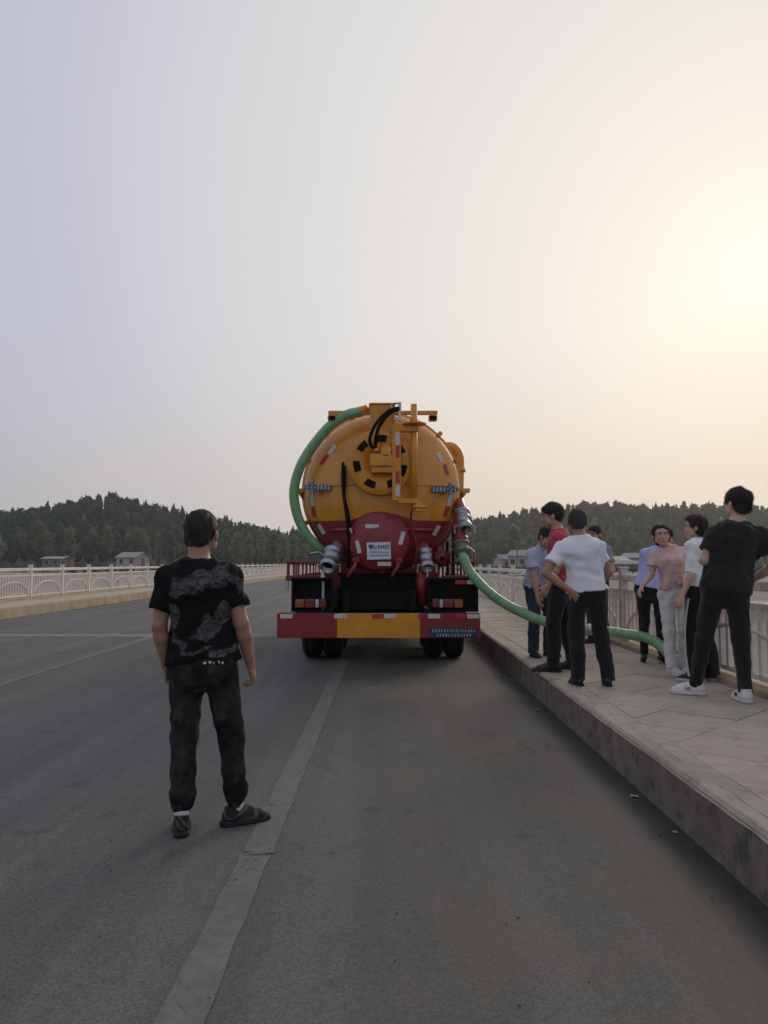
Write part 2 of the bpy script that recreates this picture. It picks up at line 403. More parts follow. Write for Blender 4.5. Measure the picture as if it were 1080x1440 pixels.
# resealed crack and expansion joint across the lanes
def crack(pts, w, name, mat, z, seed, parent):
    rs = random.Random(seed); P = spline(pts, .05); vs = []
    for i, p in enumerate(P):
        d = (P[min(i + 1, len(P) - 1)] - P[max(i - 1, 0)]).normalized(); nrm_ = Vector((-d.y, d.x, 0))
        ww = w * rs.uniform(.4, 1.3); vs += [p + nrm_ * ww + Vector((0, 0, z)), p - nrm_ * ww + Vector((0, 0, z))]
    ob(name, mesh(name, vs, [[2 * i, 2 * i + 2, 2 * i + 3, 2 * i + 1] for i in range(len(P) - 1)], MAT[mat]), parent)
crack([(-.70, 4.03, 0), (-.63, 4.035, 0), (-.575, 4.06, 0)], .022, 'patch_seam', 'paint', .0075, 3, road)
for k, yj in enumerate((15.9, 47.9, 79.9)):
    mb = MB(); 
    for dy in (-.14, .14): mb.add([(LKX + .02, yj + dy - .10, .005), (KX - .02, yj + dy - .10, .005), (KX - .02, yj + dy + .09, .005), (LKX + .02, yj + dy + .09, .005)], [[0, 1, 2, 3]])
    mb.build('expansion_joint', 'joint', road)
    MB().add([(LKX + .02, yj - .045, .0055), (KX - .02, yj - .045, .0055), (KX - .02, yj + .035, .0055), (LKX + .02, yj + .035, .0055)], [[0, 1, 2, 3]]).build('joint_seal', 'rubber_gap', road)

# right footway: bed, coping stones along the kerb, slabs laid diagonally
fw = tag(MB().box(((KX + .02 + RX + .38) / 2, (Y0 + Y1) / 2, WZ / 2 - .008), (RX + .38 - KX - .02, Y1 - Y0, WZ - .022)).build('pavement_right', 'bed'), kind='structure')
rs = random.Random(5)
def kerb_stones(parent, x0, x1, ys, mat, top, sign):
    meshes = {}
    for i in range(len(ys) - 1):
        ln = ys[i + 1] - ys[i] - .007; k = (round(ln, 2), rs.randrange(3))
        if k not in meshes:
            b_ = .014 + .008 * k[1]
            lo, hi = (x0, x1) if sign > 0 else (x1, x0)      # lo = road side
            prof = [(lo, -.02), (lo + sign * .012, top - b_), (lo + sign * (b_ + .012), top), (hi, top), (hi, -.02)]
            if sign < 0: prof = prof[::-1]
            n = len(prof); vs = []; sub = max(1, int(ln / .12)) if ln < 20 else 40
            for j in range(sub + 1):
                for q, (x, z) in enumerate(prof):
                    e = rs.uniform(-.003, .003) if z > 0 else 0
                    vs.append((x + e, -ln / 2 + ln * j / sub, z + (e if z > .1 else 0)))
            fs = [list(range(n)), [sub * n + q for q in range(n)][::-1]]
            for j in range(sub):
                for q in range(n): fs.append([j * n + q, (j + 1) * n + q, (j + 1) * n + (q + 1) % n, j * n + (q + 1) % n])
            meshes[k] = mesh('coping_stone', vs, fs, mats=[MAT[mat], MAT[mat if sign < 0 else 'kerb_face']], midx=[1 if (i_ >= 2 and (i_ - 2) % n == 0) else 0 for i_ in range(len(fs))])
        ob('coping_stone', meshes[k], parent, (0, (ys[i] + ys[i + 1]) / 2, rs.uniform(-.002, .003)))
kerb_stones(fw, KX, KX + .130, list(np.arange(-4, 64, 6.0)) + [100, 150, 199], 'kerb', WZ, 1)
mb = MB(); y_ = -4.0                                     # narrow border course
for y_ in np.arange(-4, 60, 4.0): mb = MB(); mb.box((KX + .1895, y_ + 2, WZ - .027), (.111, 3.994, .05)); mb.build('border_stone', 'kerb', fw, loc=(0, 0, rs.uniform(-.002, .002)))
MB().box((KX + .1895, 130, WZ - .027), (.111, 139, .05)).build('border_stone', 'kerb', fw)
def clip(poly, x, keep_greater):
    o = []
    for i in range(len(poly)):
        a, b_ = poly[i], poly[(i + 1) % len(poly)]
        ia, ib = ((a[0] >= x) == keep_greater), ((b_[0] >= x) == keep_greater)
        if ia: o.append(a)
        if ia != ib: t = (x - a[0]) / (b_[0] - a[0]); o.append((x, a[1] + t * (b_[1] - a[1])))
    return o
S = .58; g = .003; half = S / math.sqrt(2)
SX0, SX1 = KX + .249, RX - .16
whole = None
for i in range(-6, 8):
    for j in range(-16, 110):
        cx = 2.20 + i * half; cy = 1.013 + j * half
        if (i + j) % 2 or cy < -3.8 or cy > 36 or cx + half < SX0 or cx - half > SX1: continue
        hh = half - g * 1.4
        poly = [(cx - hh, cy), (cx, cy - hh), (cx + hh, cy), (cx, cy + hh)]
        p2 = clip(clip(poly, SX0, True), SX1, False)
        if len(p2) < 3: continue
        dz = rs.uniform(-.0025, .0025)
        if p2 == poly:
            if whole is None: whole = MB().prismz([(-hh, 0), (0, -hh), (hh, 0), (0, hh)], WZ - .03, WZ - .001).me('paving_slab', MAT['slab'])
            o_ = ob('paving_slab', whole, fw, (cx, cy, dz)); o_.rotation_euler = (rs.uniform(-.003, .003), rs.uniform(-.003, .003), 0)
        else:
            q = [(x - cx, y - cy) for x, y in p2]
            o_ = ob('paving_slab', MB().prismz(q, WZ - .03, WZ - .001).me('paving_slab', MAT['slab']), fw, (cx, cy, dz))
MB().box(((SX0 + SX1) / 2, 36.6 + 81, WZ - .015), (SX1 - SX0, 162, .03)).build('paving_slab', 'slab', fw)
MB().box((RX, 90.5, WZ + .02), (.30, 217, .085), bev=.012).build('railing_plinth', 'plinth', fw)

# left footway
lw = tag(MB().box(((LKX - .02 + LRX - .38) / 2, (Y0 + Y1) / 2, WZ / 2 - .004), (LKX - .02 - (LRX - .38), Y1 - Y0, WZ - .006)).build('pavement_left', 'slab'), kind='structure')
kerb_stones(lw, LKX - .30, LKX, list(np.arange(10, 95, 1.5)) + [130, 165, 199], 'kerb_far', WZ, -1)
MB().box((LRX, 90.5, WZ + .02), (.30, 217, .085), bev=.012).build('railing_plinth', 'plinth', lw)

# bridge railings
def railing(x, y_first, k0, k1, near0, near1, mat, label, side, name='bridge_railing', step=2.5, nb=14):
    root = tag(empty(name, (x, y_first + k0 * step, WZ + .06)), label, 'railing')
    m = MAT[mat]; off = -k0 * step
    pz = MB(); pz.box((0, 0, .515), (.115, .115, 1.03), bev=.012); pz.box((0, 0, 1.045), (.14, .14, .03), bev=.008)
    pm = pz.me('post', m)
    hm = MB().box((0, step / 2, .905), (.085, step - .118, .10), bev=.015).me('handrail', m)
    tm = MB().box((0, step / 2, .715), (.055, step - .118, .05)).me('top_rail', m)
    bm_ = MB().box((0, step / 2, .065), (.055, step - .118, .05)).me('bottom_rail', m)
    am = MB(); P = []
    for i in range(25):
        a = math.pi * i / 24; P.append((side * .030, step / 2 - math.cos(a) * (step * .41), .092 + .42 * math.sin(a)))
    am.tube(P, .024, 6); am = am.me('arch', m, True)
    bw = .028 if side > 0 else .058; br = MB().box((0, 0, .39), (bw, bw, .60)).me('bar', m)
    ys_b = [step * (i + .75) / (nb + .5) for i in range(nb)]
    far = MB()
    for k in range(k0, k1 + 1):
        y = (k - k0) * step
        ob('post', pm, root, (0, y, 0))
        if k == k1: break
        for nm, me_ in (('handrail', hm), ('top_rail', tm), ('bottom_rail', bm_), ('arch', am)): ob(nm, me_, root, (0, y, 0))
        for yb in ys_b:
            if near0 <= k < near1: ob('bar', br, root, (.003, y + yb, 0))
            else: far.box((.003, y + yb, .39), (bw, bw, .60))
    o = far.build('bar', m, root); o['kind'] = 'stuff'
    return root
railing(LRX, 25.7, -10, 60, -2, 18, 'rail', 'long white railing with arched panels along the sandy kerb across the road', 1)
railing(RX, 6.4, -4, 68, -2, 18, 'rail_old', 'weathered white railing behind the people on the raised footway', -1)

# ================================================================ WOODED HILLS
def leaf_cloud(centres, radii, n, size, rng, flat=.0):
    """n random leaf-clump quads spread over balls; returns (V,F)"""
    k = rng.integers(0, len(centres), n); d = rng.normal(size=(n, 3)); d /= np.linalg.norm(d, axis=1)[:, None]
    rr = radii[k][:, None] if radii.ndim == 1 else radii[k]
    p = centres[k] + d * rr * rng.uniform(.55, 1.0, (n, 1))
    nrm_ = d + rng.normal(size=(n, 3)) * .55; nrm_ /= np.linalg.norm(nrm_, axis=1)[:, None]
    a = np.cross(nrm_, rng.normal(size=(n, 3))); a /= np.linalg.norm(a, axis=1)[:, None]; b_ = np.cross(nrm_, a)
    s = size * rng.uniform(.55, 1.25, (n, 1)); s2 = s * rng.uniform(.5, .9, (n, 1))
    V = np.stack([p - a * s, p - b_ * s2, p + a * s, p + b_ * s2], 1).reshape(-1, 3)
    F = np.arange(n * 4).reshape(-1, 4)
    return V, F
def leaf_mat(name, col, var=.35, rand=.25, trans=0):
    m = M(name, col, .75, var, .45, 0, rand=rand, spec=.2)
    t = m.node_tree; b = t.nodes['Principled BSDF']
    if trans:      # thin leaves let the low sun through
        tl = N('ShaderNodeBsdfTranslucent', t); mxs = N('ShaderNodeMixShader', t); mxs.inputs[0].default_value = trans
        t.links.new(b.inputs['Base Color'].links[0].from_socket, tl.inputs['Color']); t.links.new(b.outputs[0], mxs.inputs[1]); t.links.new(tl.outputs[0], mxs.inputs[2])
        t.links.new(mxs.outputs[0], t.nodes['Material Output'].inputs['Surface'])
    return m
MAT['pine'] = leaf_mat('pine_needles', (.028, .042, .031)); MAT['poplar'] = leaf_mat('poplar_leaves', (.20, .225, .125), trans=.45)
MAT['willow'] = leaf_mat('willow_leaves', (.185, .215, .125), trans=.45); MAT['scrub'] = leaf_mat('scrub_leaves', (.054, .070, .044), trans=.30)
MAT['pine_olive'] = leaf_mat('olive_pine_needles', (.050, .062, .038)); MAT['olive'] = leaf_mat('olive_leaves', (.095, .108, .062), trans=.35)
MAT['bark'] = M('bark', (.10, .085, .07), .9, .3, 4)
rng = np.random.default_rng(11)
def pine_template(h):
    c, r_ = [], []
    for i in range(7):
        t = i / 6; z = h * (.14 + .80 * t); w = h * .20 * (1 - .62 * t ** 2.2) * (.75 + .25 * math.sin(math.pi * t))
        for q in range(3 if t < .8 else 1):
            a = rng.uniform(0, 6.28); c.append((math.cos(a) * w * .55, math.sin(a) * w * .55, z + rng.normal() * .25)); r_.append((w * .80, w * .80, h * .105))
    V, F = leaf_cloud(np.array(c), np.array(r_), 170, .46, rng)
    tv = []; tf = []
    mb = MB().cyl((0, 0, -1), (0, 0, h * .8), .17, .06, 5, False)
    mb.lathe([(h * (.12 + .80 * q), max(.05, h * .17 * (1 - .66 * q ** 2.2) * (.8 + .2 * math.sin(3.1 * q)) * rng.uniform(.75, 1.1))) for q in np.linspace(0, 1, 6)], axis=(0, 0, 1), seg=7); mb.f = [f for f in mb.f if len(f) == 4]; mb.v = [(x * rng.uniform(.8, 1.2), y * rng.uniform(.8, 1.2), z) for x, y, z in mb.v]
    return np.vstack([V, np.array(mb.v)]), np.vstack([F, np.array([f for f in mb.f]) + len(V)])
def round_template(h, n=160):
    c, r_ = [], []
    for i in range(14):
        z = h * rng.uniform(.35, .92); w = h * .26 * math.sin(math.pi * min(1, (z / h - .18) / .85)) + .3; a = rng.uniform(0, 6.28)
        c.append((math.cos(a) * w * .7, math.sin(a) * w * .7, z)); r_.append(h * rng.uniform(.08, .14))
    V, F = leaf_cloud(np.array(c), np.array(r_), n, .46, rng)
    mb = MB().cyl((0, 0, -1), (0, 0, h * .7), .2, .07, 5, False)
    mb.lathe([(h * (.16 + .74 * q), max(.05, h * .25 * math.sin(math.pi * (.10 + .84 * q)) ** .7 * rng.uniform(.8, 1.1))) for q in np.linspace(0, 1, 6)], axis=(0, 0, 1), seg=7); mb.f = [f for f in mb.f if len(f) == 4]; mb.v = [(x * rng.uniform(.8, 1.2), y * rng.uniform(.8, 1.2), z) for x, y, z in mb.v]
    return np.vstack([V, np.array(mb.v)]), np.vstack([F, np.array([f for f in mb.f]) + len(V)])
def forest(name, label, x0, x1, step, mats, seed):
    rg = np.random.default_rng(seed); Vs, Fs, Ms, k = [], [], [], 0
    T = [(pine_template(9.5), 0), (pine_template(8.5), 0), (pine_template(10.5), 0), (round_template(8.5), 1), (round_template(7.5), 1)]
    for y in np.arange(222, 338, step * .95):
        for x in np.arange(x0, x1, step):
            xx = x + rg.uniform(-.48, .48) * step; yy = y + rg.uniform(-.48, .48) * step
            t = (yy - 222) / 116
            pr = (.30 if t > .35 else .15) if x1 < 0 else .15
            (V, F), mi = T[rg.integers(0, 3) if rg.random() < pr else rg.integers(3, 5)]
            s = rg.uniform(.52, .82); 
            if rg.random() < .08: s *= 1.15
            a = rg.uniform(0, 6.28); c_, s_ = math.cos(a), math.sin(a)
            P = V * s; P = np.stack([P[:, 0] * c_ - P[:, 1] * s_ + xx, P[:, 0] * s_ + P[:, 1] * c_ + yy, P[:, 2] + float(ground_z(xx, yy))], 1)
            Vs.append(P); Fs.append(F + k); Ms.append(np.full(len(F), mi)); k += len(P)
    me = mesh(name, np.vstack(Vs), np.vstack(Fs), mats=[MAT[m] for m in mats], midx=np.concatenate(Ms).tolist())
    return tag(ob(name, me), label, 'forest', kind='stuff')
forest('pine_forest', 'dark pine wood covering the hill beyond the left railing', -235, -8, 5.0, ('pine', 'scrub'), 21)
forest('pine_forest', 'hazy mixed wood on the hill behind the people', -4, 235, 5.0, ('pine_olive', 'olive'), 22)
# undergrowth on the far bank
rgn = np.random.default_rng(5); n_ = 1500
px_ = rgn.uniform(-190, 190, n_); py_ = 122 + 100 * rgn.random(n_) ** .7
keep = (np.abs(px_ + 4.2) > 14)
px_, py_ = px_[keep], py_[keep]
C_ = np.stack([px_, py_, ground_z(px_, py_) + .35], 1); Rr = rgn.uniform(.35, 1.15, len(C_))
V, F = leaf_cloud(C_, np.stack([Rr, Rr, Rr * .8], 1), 15000, .34, rgn)
hx = rgn.uniform(14, 80, 420); hy = rgn.uniform(117, 150, 420); C2 = np.stack([hx, hy, ground_z(hx, hy) + .4], 1); R2 = rgn.uniform(.4, 1.3, 420)
V2, F2 = leaf_cloud(C2, np.stack([R2, R2, R2 * .85], 1), 12000, .30, rgn); F = np.vstack([F, F2 + len(V)]); V = np.vstack([V, V2])
tag(ob('undergrowth', mesh('undergrowth', V, F, MAT['scrub'])), 'low dark scrub along the far river bank', 'scrub', kind='stuff')

def tree_template(kind, seed):
    rg = np.random.default_rng(seed); root = empty({'poplar': 'poplar_tree', 'willow': 'willow_tree', 'pine': 'pine_tree'}[kind])
    h = {'poplar': 12.0, 'willow': 10.5, 'pine': 11.0}[kind]; tr = MB()
    tr.tube([(0, 0, -.6), (.05, 0, h * .3), (-.06, .05, h * .6), (0, 0, h * .92)], [.26, .2, .10, .02], 7)
    c, r_ = [], []
    for i in range(62 if kind != 'pine' else 30):
        t = rg.random(); a = rg.uniform(0, 6.28)
        if kind == 'poplar': z = h * (.16 + .82 * t); w = h * .115 * math.sin(math.pi * (.12 + .86 * t)) ** .7; rr = h * .066
        elif kind == 'willow': z = h * (.26 + .68 * t); w = h * .36 * math.sin(math.pi * (.15 + .82 * t)) ** .8; rr = h * .105
        else: z = h * (.28 + .58 * t); w = h * .19 * (1 - .80 * t); rr = h * .10 * (1 - .40 * t)
        w *= rg.uniform(.35, 1.0); c.append((w * math.cos(a), w * math.sin(a), z)); r_.append(rr * rg.uniform(.7, 1.25))
        if i % 2 == 0: tr.tube([(0, 0, z - h * .12), (c[-1][0] * .5, c[-1][1] * .5, z - h * .04), c[-1]], [.07, .05, .02], 5)
    tr.build('trunk', 'bark', root)
    V, F = leaf_cloud(np.array(c), np.array(r_), 2700 if kind != 'pine' else 1000, .30, rg)
    ob('crown', mesh('crown', V, F, MAT[kind]), root)
    return root
TT = {k: [tree_template(k, 31 + i * 7 + len(k)) for i in range(2)] for k in ('poplar', 'willow', 'pine')}
used = set(); ORD = 'first second third fourth fifth sixth seventh eighth ninth tenth eleventh'.split()
def plant(kind, x, y, hs, label, group, ws=1.0, dz=0):
    src = TT[kind][random.randrange(2)]
    o = src if src.name not in used else copy_tree(src)
    used.add(src.name)
    o.location = (x, y, float(ground_z(x, y)) + dz); o.scale = (hs * ws, hs * ws, hs); o.rotation_euler = (0, 0, random.uniform(0, 6.28))
    return tag(o, label, 'tree', group)
def at_u(u, y): return (u - 545) / 1100.0 * y
plant('willow', at_u(52, 205), 205, 1.18, 'broad pale willow at the far left edge of the wooded hill', None, 1.0)
plant('willow', at_u(-12, 212), 212, 1.0, 'pale rounded tree cut by the left edge of the picture', None)
plant('poplar', at_u(98, 214), 214, .95, 'slim grey green tree just right of the broad pale willow', None)
plant('poplar', at_u(150, 222), 222, .95, 'pale poplar rising behind the gap between the two far houses', None)
plant('willow', at_u(195, 228), 228, .98, 'tall pale tree directly above the grey roofed house', None, .85)
plant('poplar', at_u(222, 196), 196, .80, 'thin half bare poplar beside the grey roofed house', None, .8)
for i, u in enumerate((240, 262, 318, 334, 350, 367, 384, 398, 413, 426)):
    plant('poplar', at_u(u, 200 + 9 * (i % 3)), 200 + 9 * (i % 3), .78 + .09 * ((i * 7) % 4) / 3, ORD[i] + ' pale poplar from the left in the row below the left hill', 'poplar row below the left hill', 1.15)
plant('willow', at_u(700, 190), 190, .82, 'pale spreading tree on the far bank just right of the tanker', None, .9)
plant('poplar', at_u(722, 196), 196, .95, 'taller pale tree right of the tanker above the village roofs', None, 1.4)
for i, u in enumerate((676, 745, 860, 876, 893, 990, 1008, 1064)):
    plant(('willow', 'poplar')[i % 2], at_u(u, 192 + 8 * (i % 3)), 192 + 8 * (i % 3), .68 + .08 * (i % 3), ORD[i] + ' hazy green tree from the left below the hill behind the people', 'trees below the right hill', 1.0)
for i, u in enumerate((772, 800, 838, 866, 880, 905, 938, 962, 1072)):
    plant('pine', at_u(u, 322), 322, .66 + .12 * (i % 4) / 3, ORD[i] + ' pine from the left standing up on the right hill skyline', 'skyline pines on the right hill')
for i, u in enumerate((120, 136, 152, 170, 342, 356, 388)):
    plant('pine', at_u(u, 322), 322, .60 + .12 * (i % 3) / 2, ORD[i] + ' dark pine from the left on the left hill skyline', 'skyline pines on the left hill')

# ---------------------------------------------------------------- far houses
MAT.update(wall_pale=M('pale_render', (.44, .40, .35), .9, .12, 2, .2, 20), wall_grey=M('grey_render', (.20, .21, .215), .9, .15, 2),
           wall_brick=M('orange_brick', (.44, .20, .11), .9, .2, 5, .3, 14), roof_grey=M('grey_roof', (.33, .32, .31), .85, .15, 3, .4, 9),
           roof_pale=M('pale_sheet_roof', (.22, .23, .235), .7, .25, 1.5), glass_dark=M('dark_glass', (.03, .035, .04), .15, .2, 2),
           timber=M('pole_timber', (.20, .18, .16), .9, .2, 5))
def house(name, loc, rz, w, d, h, rh, wall, roof, label, gable=None, nwin=2, group=None):
    root = tag(empty(name, loc, rz), label, 'house', group)
    mb = MB(); mb.prism([(-w / 2, -1), (w / 2, -1), (w / 2, h), (0, h + rh), (-w / 2, h)], -d / 2, d / 2); wl = mb.build('wall', wall, root)
    e, th = .35, .14; rf = MB(); sl_ = math.atan2(rh, w / 2); ln = math.hypot(w / 2, rh) + e
    for s in (-1, 1):
        cx = s * (w / 2 + e * math.cos(sl_)) / 2; cz = h + rh - (rh + e * math.sin(sl_)) / 2
        rf.box((cx, 0, cz + .09), (ln, d + 2 * e, th), Matrix.Rotation(s * sl_, 3, 'Y'))
    rf.build('roof', roof, root)
    for s in (-1, 1):
        for i in range(nwin):
            y = -d / 2 + d * (i + .5) / nwin
            f = MB().box((s * (w / 2 + .02), y, h * .58), (.08, 1.1, 1.1)).build('window', 'wall_pale' if wall != 'wall_pale' else 'roof_pale', root)
            MB().box((s * (w / 2 + .05), y, h * .58), (.06, .9, .9)).build('pane', 'glass_dark', f)
    MB().box((0, -d / 2 - .03, 1.0), (1.0, .08, 2.0)).build('door', 'timber', root)
    return root
gz = lambda x, y: float(ground_z(x, y))
x_, y_ = at_u(187, 186), 186
house('farm_house', (x_, y_, .55), R(62), 4.2, 6.4, 2.3, 1.1, 'wall_pale', 'roof_grey', 'pale gabled house with grey roof below the dark pine hill')
x_ = at_u(78, 190)
house('farm_house', (x_, 190, .6), R(80), 3.6, 4.6, 1.9, .45, 'wall_grey', 'roof_grey', 'low grey flat roofed house beside the orange brick shed')
house('brick_shed', (at_u(96, 186), 186, .6), R(30), 2.1, 2.6, 1.9, .5, 'wall_brick', 'roof_grey', 'small orange brick shed left of the pale gabled house', nwin=1)
vill = [
        (714, 168, 110, 3.6, 5, 2.2, .9, 'wall_pale', 'roof_pale', 'pale house with grey sheet roof above the green hose'),
        (734, 160, 48, 3.6, 4.5, 2.9, 1.0, 'wall_pale', 'roof_grey', 'taller pale house left of the man in pale blue'),
        (864, 156, 130, 3.6, 5, 1.8, .8, 'wall_grey', 'roof_pale', 'low grey house seen just beside the white T-shirt'),
        (893, 166, 40, 3.8, 5, 2.5, .9, 'wall_pale', 'roof_grey', 'pale house left of the woman in lilac'),
        (880, 140, 75, 2.6, 3.6, 1.2, .5, 'wall_grey', 'roof_grey', 'low shed on the bank left of the woman in lilac')]
for u, y, rz, w, d, h, rh, wl, rf, lb in vill:
    house('village_house', (at_u(u, y), y, max(gz(at_u(u, y), y), .1)), R(rz), w, d, h, rh, wl, rf, lb, group='houses on the far bank')
def pole(u, y, h, label):
    x = at_u(u, y); root = tag(empty('utility_pole', (x, y, gz(x, y))), label, 'pole')
    MB().cyl((0, 0, -.3), (0, 0, h), .14, .10, 8).build('pole', 'timber', root)
    MB().box((0, 0, h - .5), (1.5, .12, .12)).build('crossarm', 'timber', root)
pole(727, 146, 6.0, 'thin utility pole among the village roofs right of the tanker')
pole(219, 178, 6.5, 'thin utility pole right of the pale gabled house')
# loose stones on the far bank, too many and too far to tell apart
rgs = random.Random(8)
MAT['rock'] = M('bank_rock', (.40, .38, .35), .9, .25, 1.5, .5, 4)
mb = MB()
for i in range(260):
    y = rgs.uniform(112, 138); u = rgs.choice((rgs.uniform(676, 770), rgs.uniform(850, 960), rgs.uniform(150, 420))); x = at_u(u, y); q = rgs.uniform(.25, .8); z = gz(x, y)
    k = MB().lathe([(-.5, .25), (-.3, .75), (.1, 1), (.45, .75), (.62, .3)], seg=7, axis=(0, 0, 1))
    mb.add([(x + a * q * rgs.uniform(.75, 1.2), y + b_ * q * rgs.uniform(.75, 1.2), z + .1 + c * q * .6) for a, b_, c in k.v], k.f)
tag(mb.build('bank_stones', 'rock'), 'pale stones strewn along the far river bank', 'stones', kind='stuff')

# ================================================================ VACUUM TANKER
def tank_paint():
    """yellow upper half, red lower half with a low peak in the middle"""
    m, t, b = new_mat('tank_paint'); l = t.links.new
    v = mapped(t); s = N('ShaderNodeSeparateXYZ', t); l(v, s.inputs[0])
    ax = math_node(t, 'ABSOLUTE', math_node(t, 'SUBTRACT', s.outputs[0], .04))
    pk = math_node(t, 'MULTIPLY', math_node(t, 'MAXIMUM', math_node(t, 'SUBTRACT', 1, math_node(t, 'DIVIDE', ax, .42)), 0), .13)
    pk = math_node(t, 'MINIMUM', pk, .085)
    line = math_node(t, 'ADD', pk, 2.005)
    f = math_node(t, 'GREATER_THAN', s.outputs[2], line)
    y = mixc(t, noise(t, v, 2.5, 5, .6, .3, .7), (.66, .265, .016), (.77, .33, .024))
    r_ = mixc(t, noise(t, v, 2.5, 5, .6, .3, .7), (.23, .014, .018), (.30, .020, .025))
    c = mixc(t, f, r_, y)
    d = noise(t, mapped(t, (3, 3, .5)), 3, 6, .7, .52, .8)
    c = mixc(t, math_node(t, 'MULTIPLY', d, .40), c, (.17, .115, .08))
    rd = noise(t, mapped(t, (9, 9, .7)), 1.6, 5, .7, .60, .74)
    c = mixc(t, math_node(t, 'MULTIPLY', rd, .38), c, (.11, .07, .045))
    l(c, b.inputs['Base Color'])
    b.inputs['Roughness'].default_value = .32; b.inputs['Coat Weight'].default_value = .5; b.inputs['Coat Roughness'].default_value = .10
    bump_in(t, b, noise(t, v, 3.0, 2), .06, .05)
    return m
MAT.update(
    tank=tank_paint(), yellow=M('yellow_paint', (.69, .285, .018), .42, .16, 3, .05, 30, coat=.25), red=M('red_paint', (.25, .016, .02), .42, .2, 3, .05, 30, coat=.25),
    black=M('black_steel', (.0055, .0055, .006), .7, .4, 4, .1, 40, spec=.2), black_rubber=M('black_rubber', (.005, .005, .0055), .75, .4, 10, .15, 80, spec=.2),
    tyre=M('tyre_rubber', (.011, .011, .011), .9, .4, 6, .3, 60), alu=M('cast_aluminium', (.42, .44, .48), .38, .2, 9, .15, 60, metal=.75),
    rimm=M('wheel_rim', (.30, .29, .28), .5, .25, 6, metal=.4), white_tape=M('reflector_white', (.62, .62, .58), .35, .1, 12), red_tape=M('reflector_red', (.45, .03, .03), .35, .15, 12),
    lamp_red=M('tail_lens_red', (.20, .016, .014), .2, .3, 14, coat=.6), lamp_orange=M('tail_lens_orange', (.30, .085, .012), .2, .3, 14, coat=.6), lamp_white=M('tail_lens_white', (.6, .58, .55), .2, .1, 14, coat=.6),
    sign_grey=M('arrow_board_blue_grey', (.075, .115, .16), .5, .25, 9), led=M('led_cap', (.38, .46, .52), .3, .15, 30),
    paper=M('plate_paper', (.66, .70, .80), .7, .05, 4), ink=M('plate_ink', (.03, .03, .05), .7, .2, 10), blue=M('blue_plate', (.012, .030, .095), .45, .2, 6), sign_white=M('plate_lettering', (.55, .60, .68), .6, .1, 8),
    green=None, clamp=M('hose_clamp_steel', (.45, .45, .45), .35, .15, 20, metal=.9), brass=M('hose_coupling', (.22, .20, .18), .5, .3, 20, metal=.6),
    windscreen=M('cab_glass', (.02, .025, .03), .08, .1, 2))
def hose_mat():
    m, t, b = new_mat('green_suction_hose'); l = t.links.new
    v = mapped(t)
    l(mixc(t, noise(t, v, 7, 5, .6, .35, .7), (.17, .37, .18), (.26, .48, .26)), b.inputs['Base Color'])
    b.inputs['Roughness'].default_value = .35; b.inputs['Coat Weight'].default_value = .2; b.inputs['Coat Roughness'].default_value = .25
    b.inputs['Transmission Weight'].default_value = .0; b.inputs['Subsurface Weight'].default_value = .12; b.inputs['Subsurface Radius'].default_value = (.02, .04, .02)
    return m
MAT['green'] = hose_mat()
OX, OY = -.10, 9.60
TK = tag(empty('vacuum_tanker', (OX, OY, 0)), 'yellow and red vacuum tanker parked on the bridge seen from behind', 'tanker truck')
CX, CZ, RT = .03, 2.41, 1.03
# chassis, bumper
mb = MB()
for s in (-1, 1): mb.box((s * .42, 4.6, .98), (.09, 8.6, .26), bev=.01)
for y in (.45, 2.0, 3.4, 5.2, 7.5): mb.box((0, y, .98), (.80, .12, .2))
mb.build('chassis_frame', 'black', TK)
bp_ = MB().box((-.01, .07, .70), (2.48, .10, .305), bev=.012).build('rear_bumper', 'black', TK)
for x0, x1, m_ in ((-1.25, -.521, 'red'), (-.519, .499, 'yellow'), (.501, 1.23, 'red')):
    MB().box(((x0 + x1) / 2, .012, .70), (x1 - x0, .02, .30), bev=.004).build('bumper_panel', m_, bp_)
for x0, x1, m_ in ((-1.21, -1.06, 'white_tape'), (-.55, -.39, 'white_tape'), (-.09, .05, 'red_tape'), (.06, .20, 'white_tape'), (.47, .56, 'red_tape'), (.59, .74, 'white_tape'), (.92, 1.05, 'red_tape'), (1.07, 1.22, 'white_tape')):
    MB().box(((x0 + x1) / 2, -.001, .815), (x1 - x0, .008, .052)).build('reflector_strip', m_, bp_)
pl = MB().box((.905, -.002, .612), (.59, .010, .112), bev=.003).build('maker_plate', 'blue', bp_)
def glyph_rows(name, rows, mat, parent, seed, y):
    """rows of small printed characters too blurred to read, each made of short strokes"""
    r_ = random.Random(seed); mb = MB()
    for x0, x1, z, h, n in rows:
        w = (x1 - x0) / n
        for i in range(n):
            c = x0 + w * (i + .5)
            for k in range(r_.choice((3, 4))): mb.box((c + r_.uniform(-.05, .05) * w, y, z + h * (k / 3 - .5) * .85), (w * r_.uniform(.35, .72), .003, h * .11))
            for k in range(r_.choice((1, 2))): mb.box((c + r_.uniform(-.24, .24) * w, y - .0008, z), (w * .11, .003, h * r_.uniform(.6, .95)))
    return mb.build(name, mat, parent)
glyph_rows('lettering', [(.635, 1.175, .640, .034, 15), (.69, 1.12, .588, .034, 12)], 'sign_white', pl, 4, -.008)
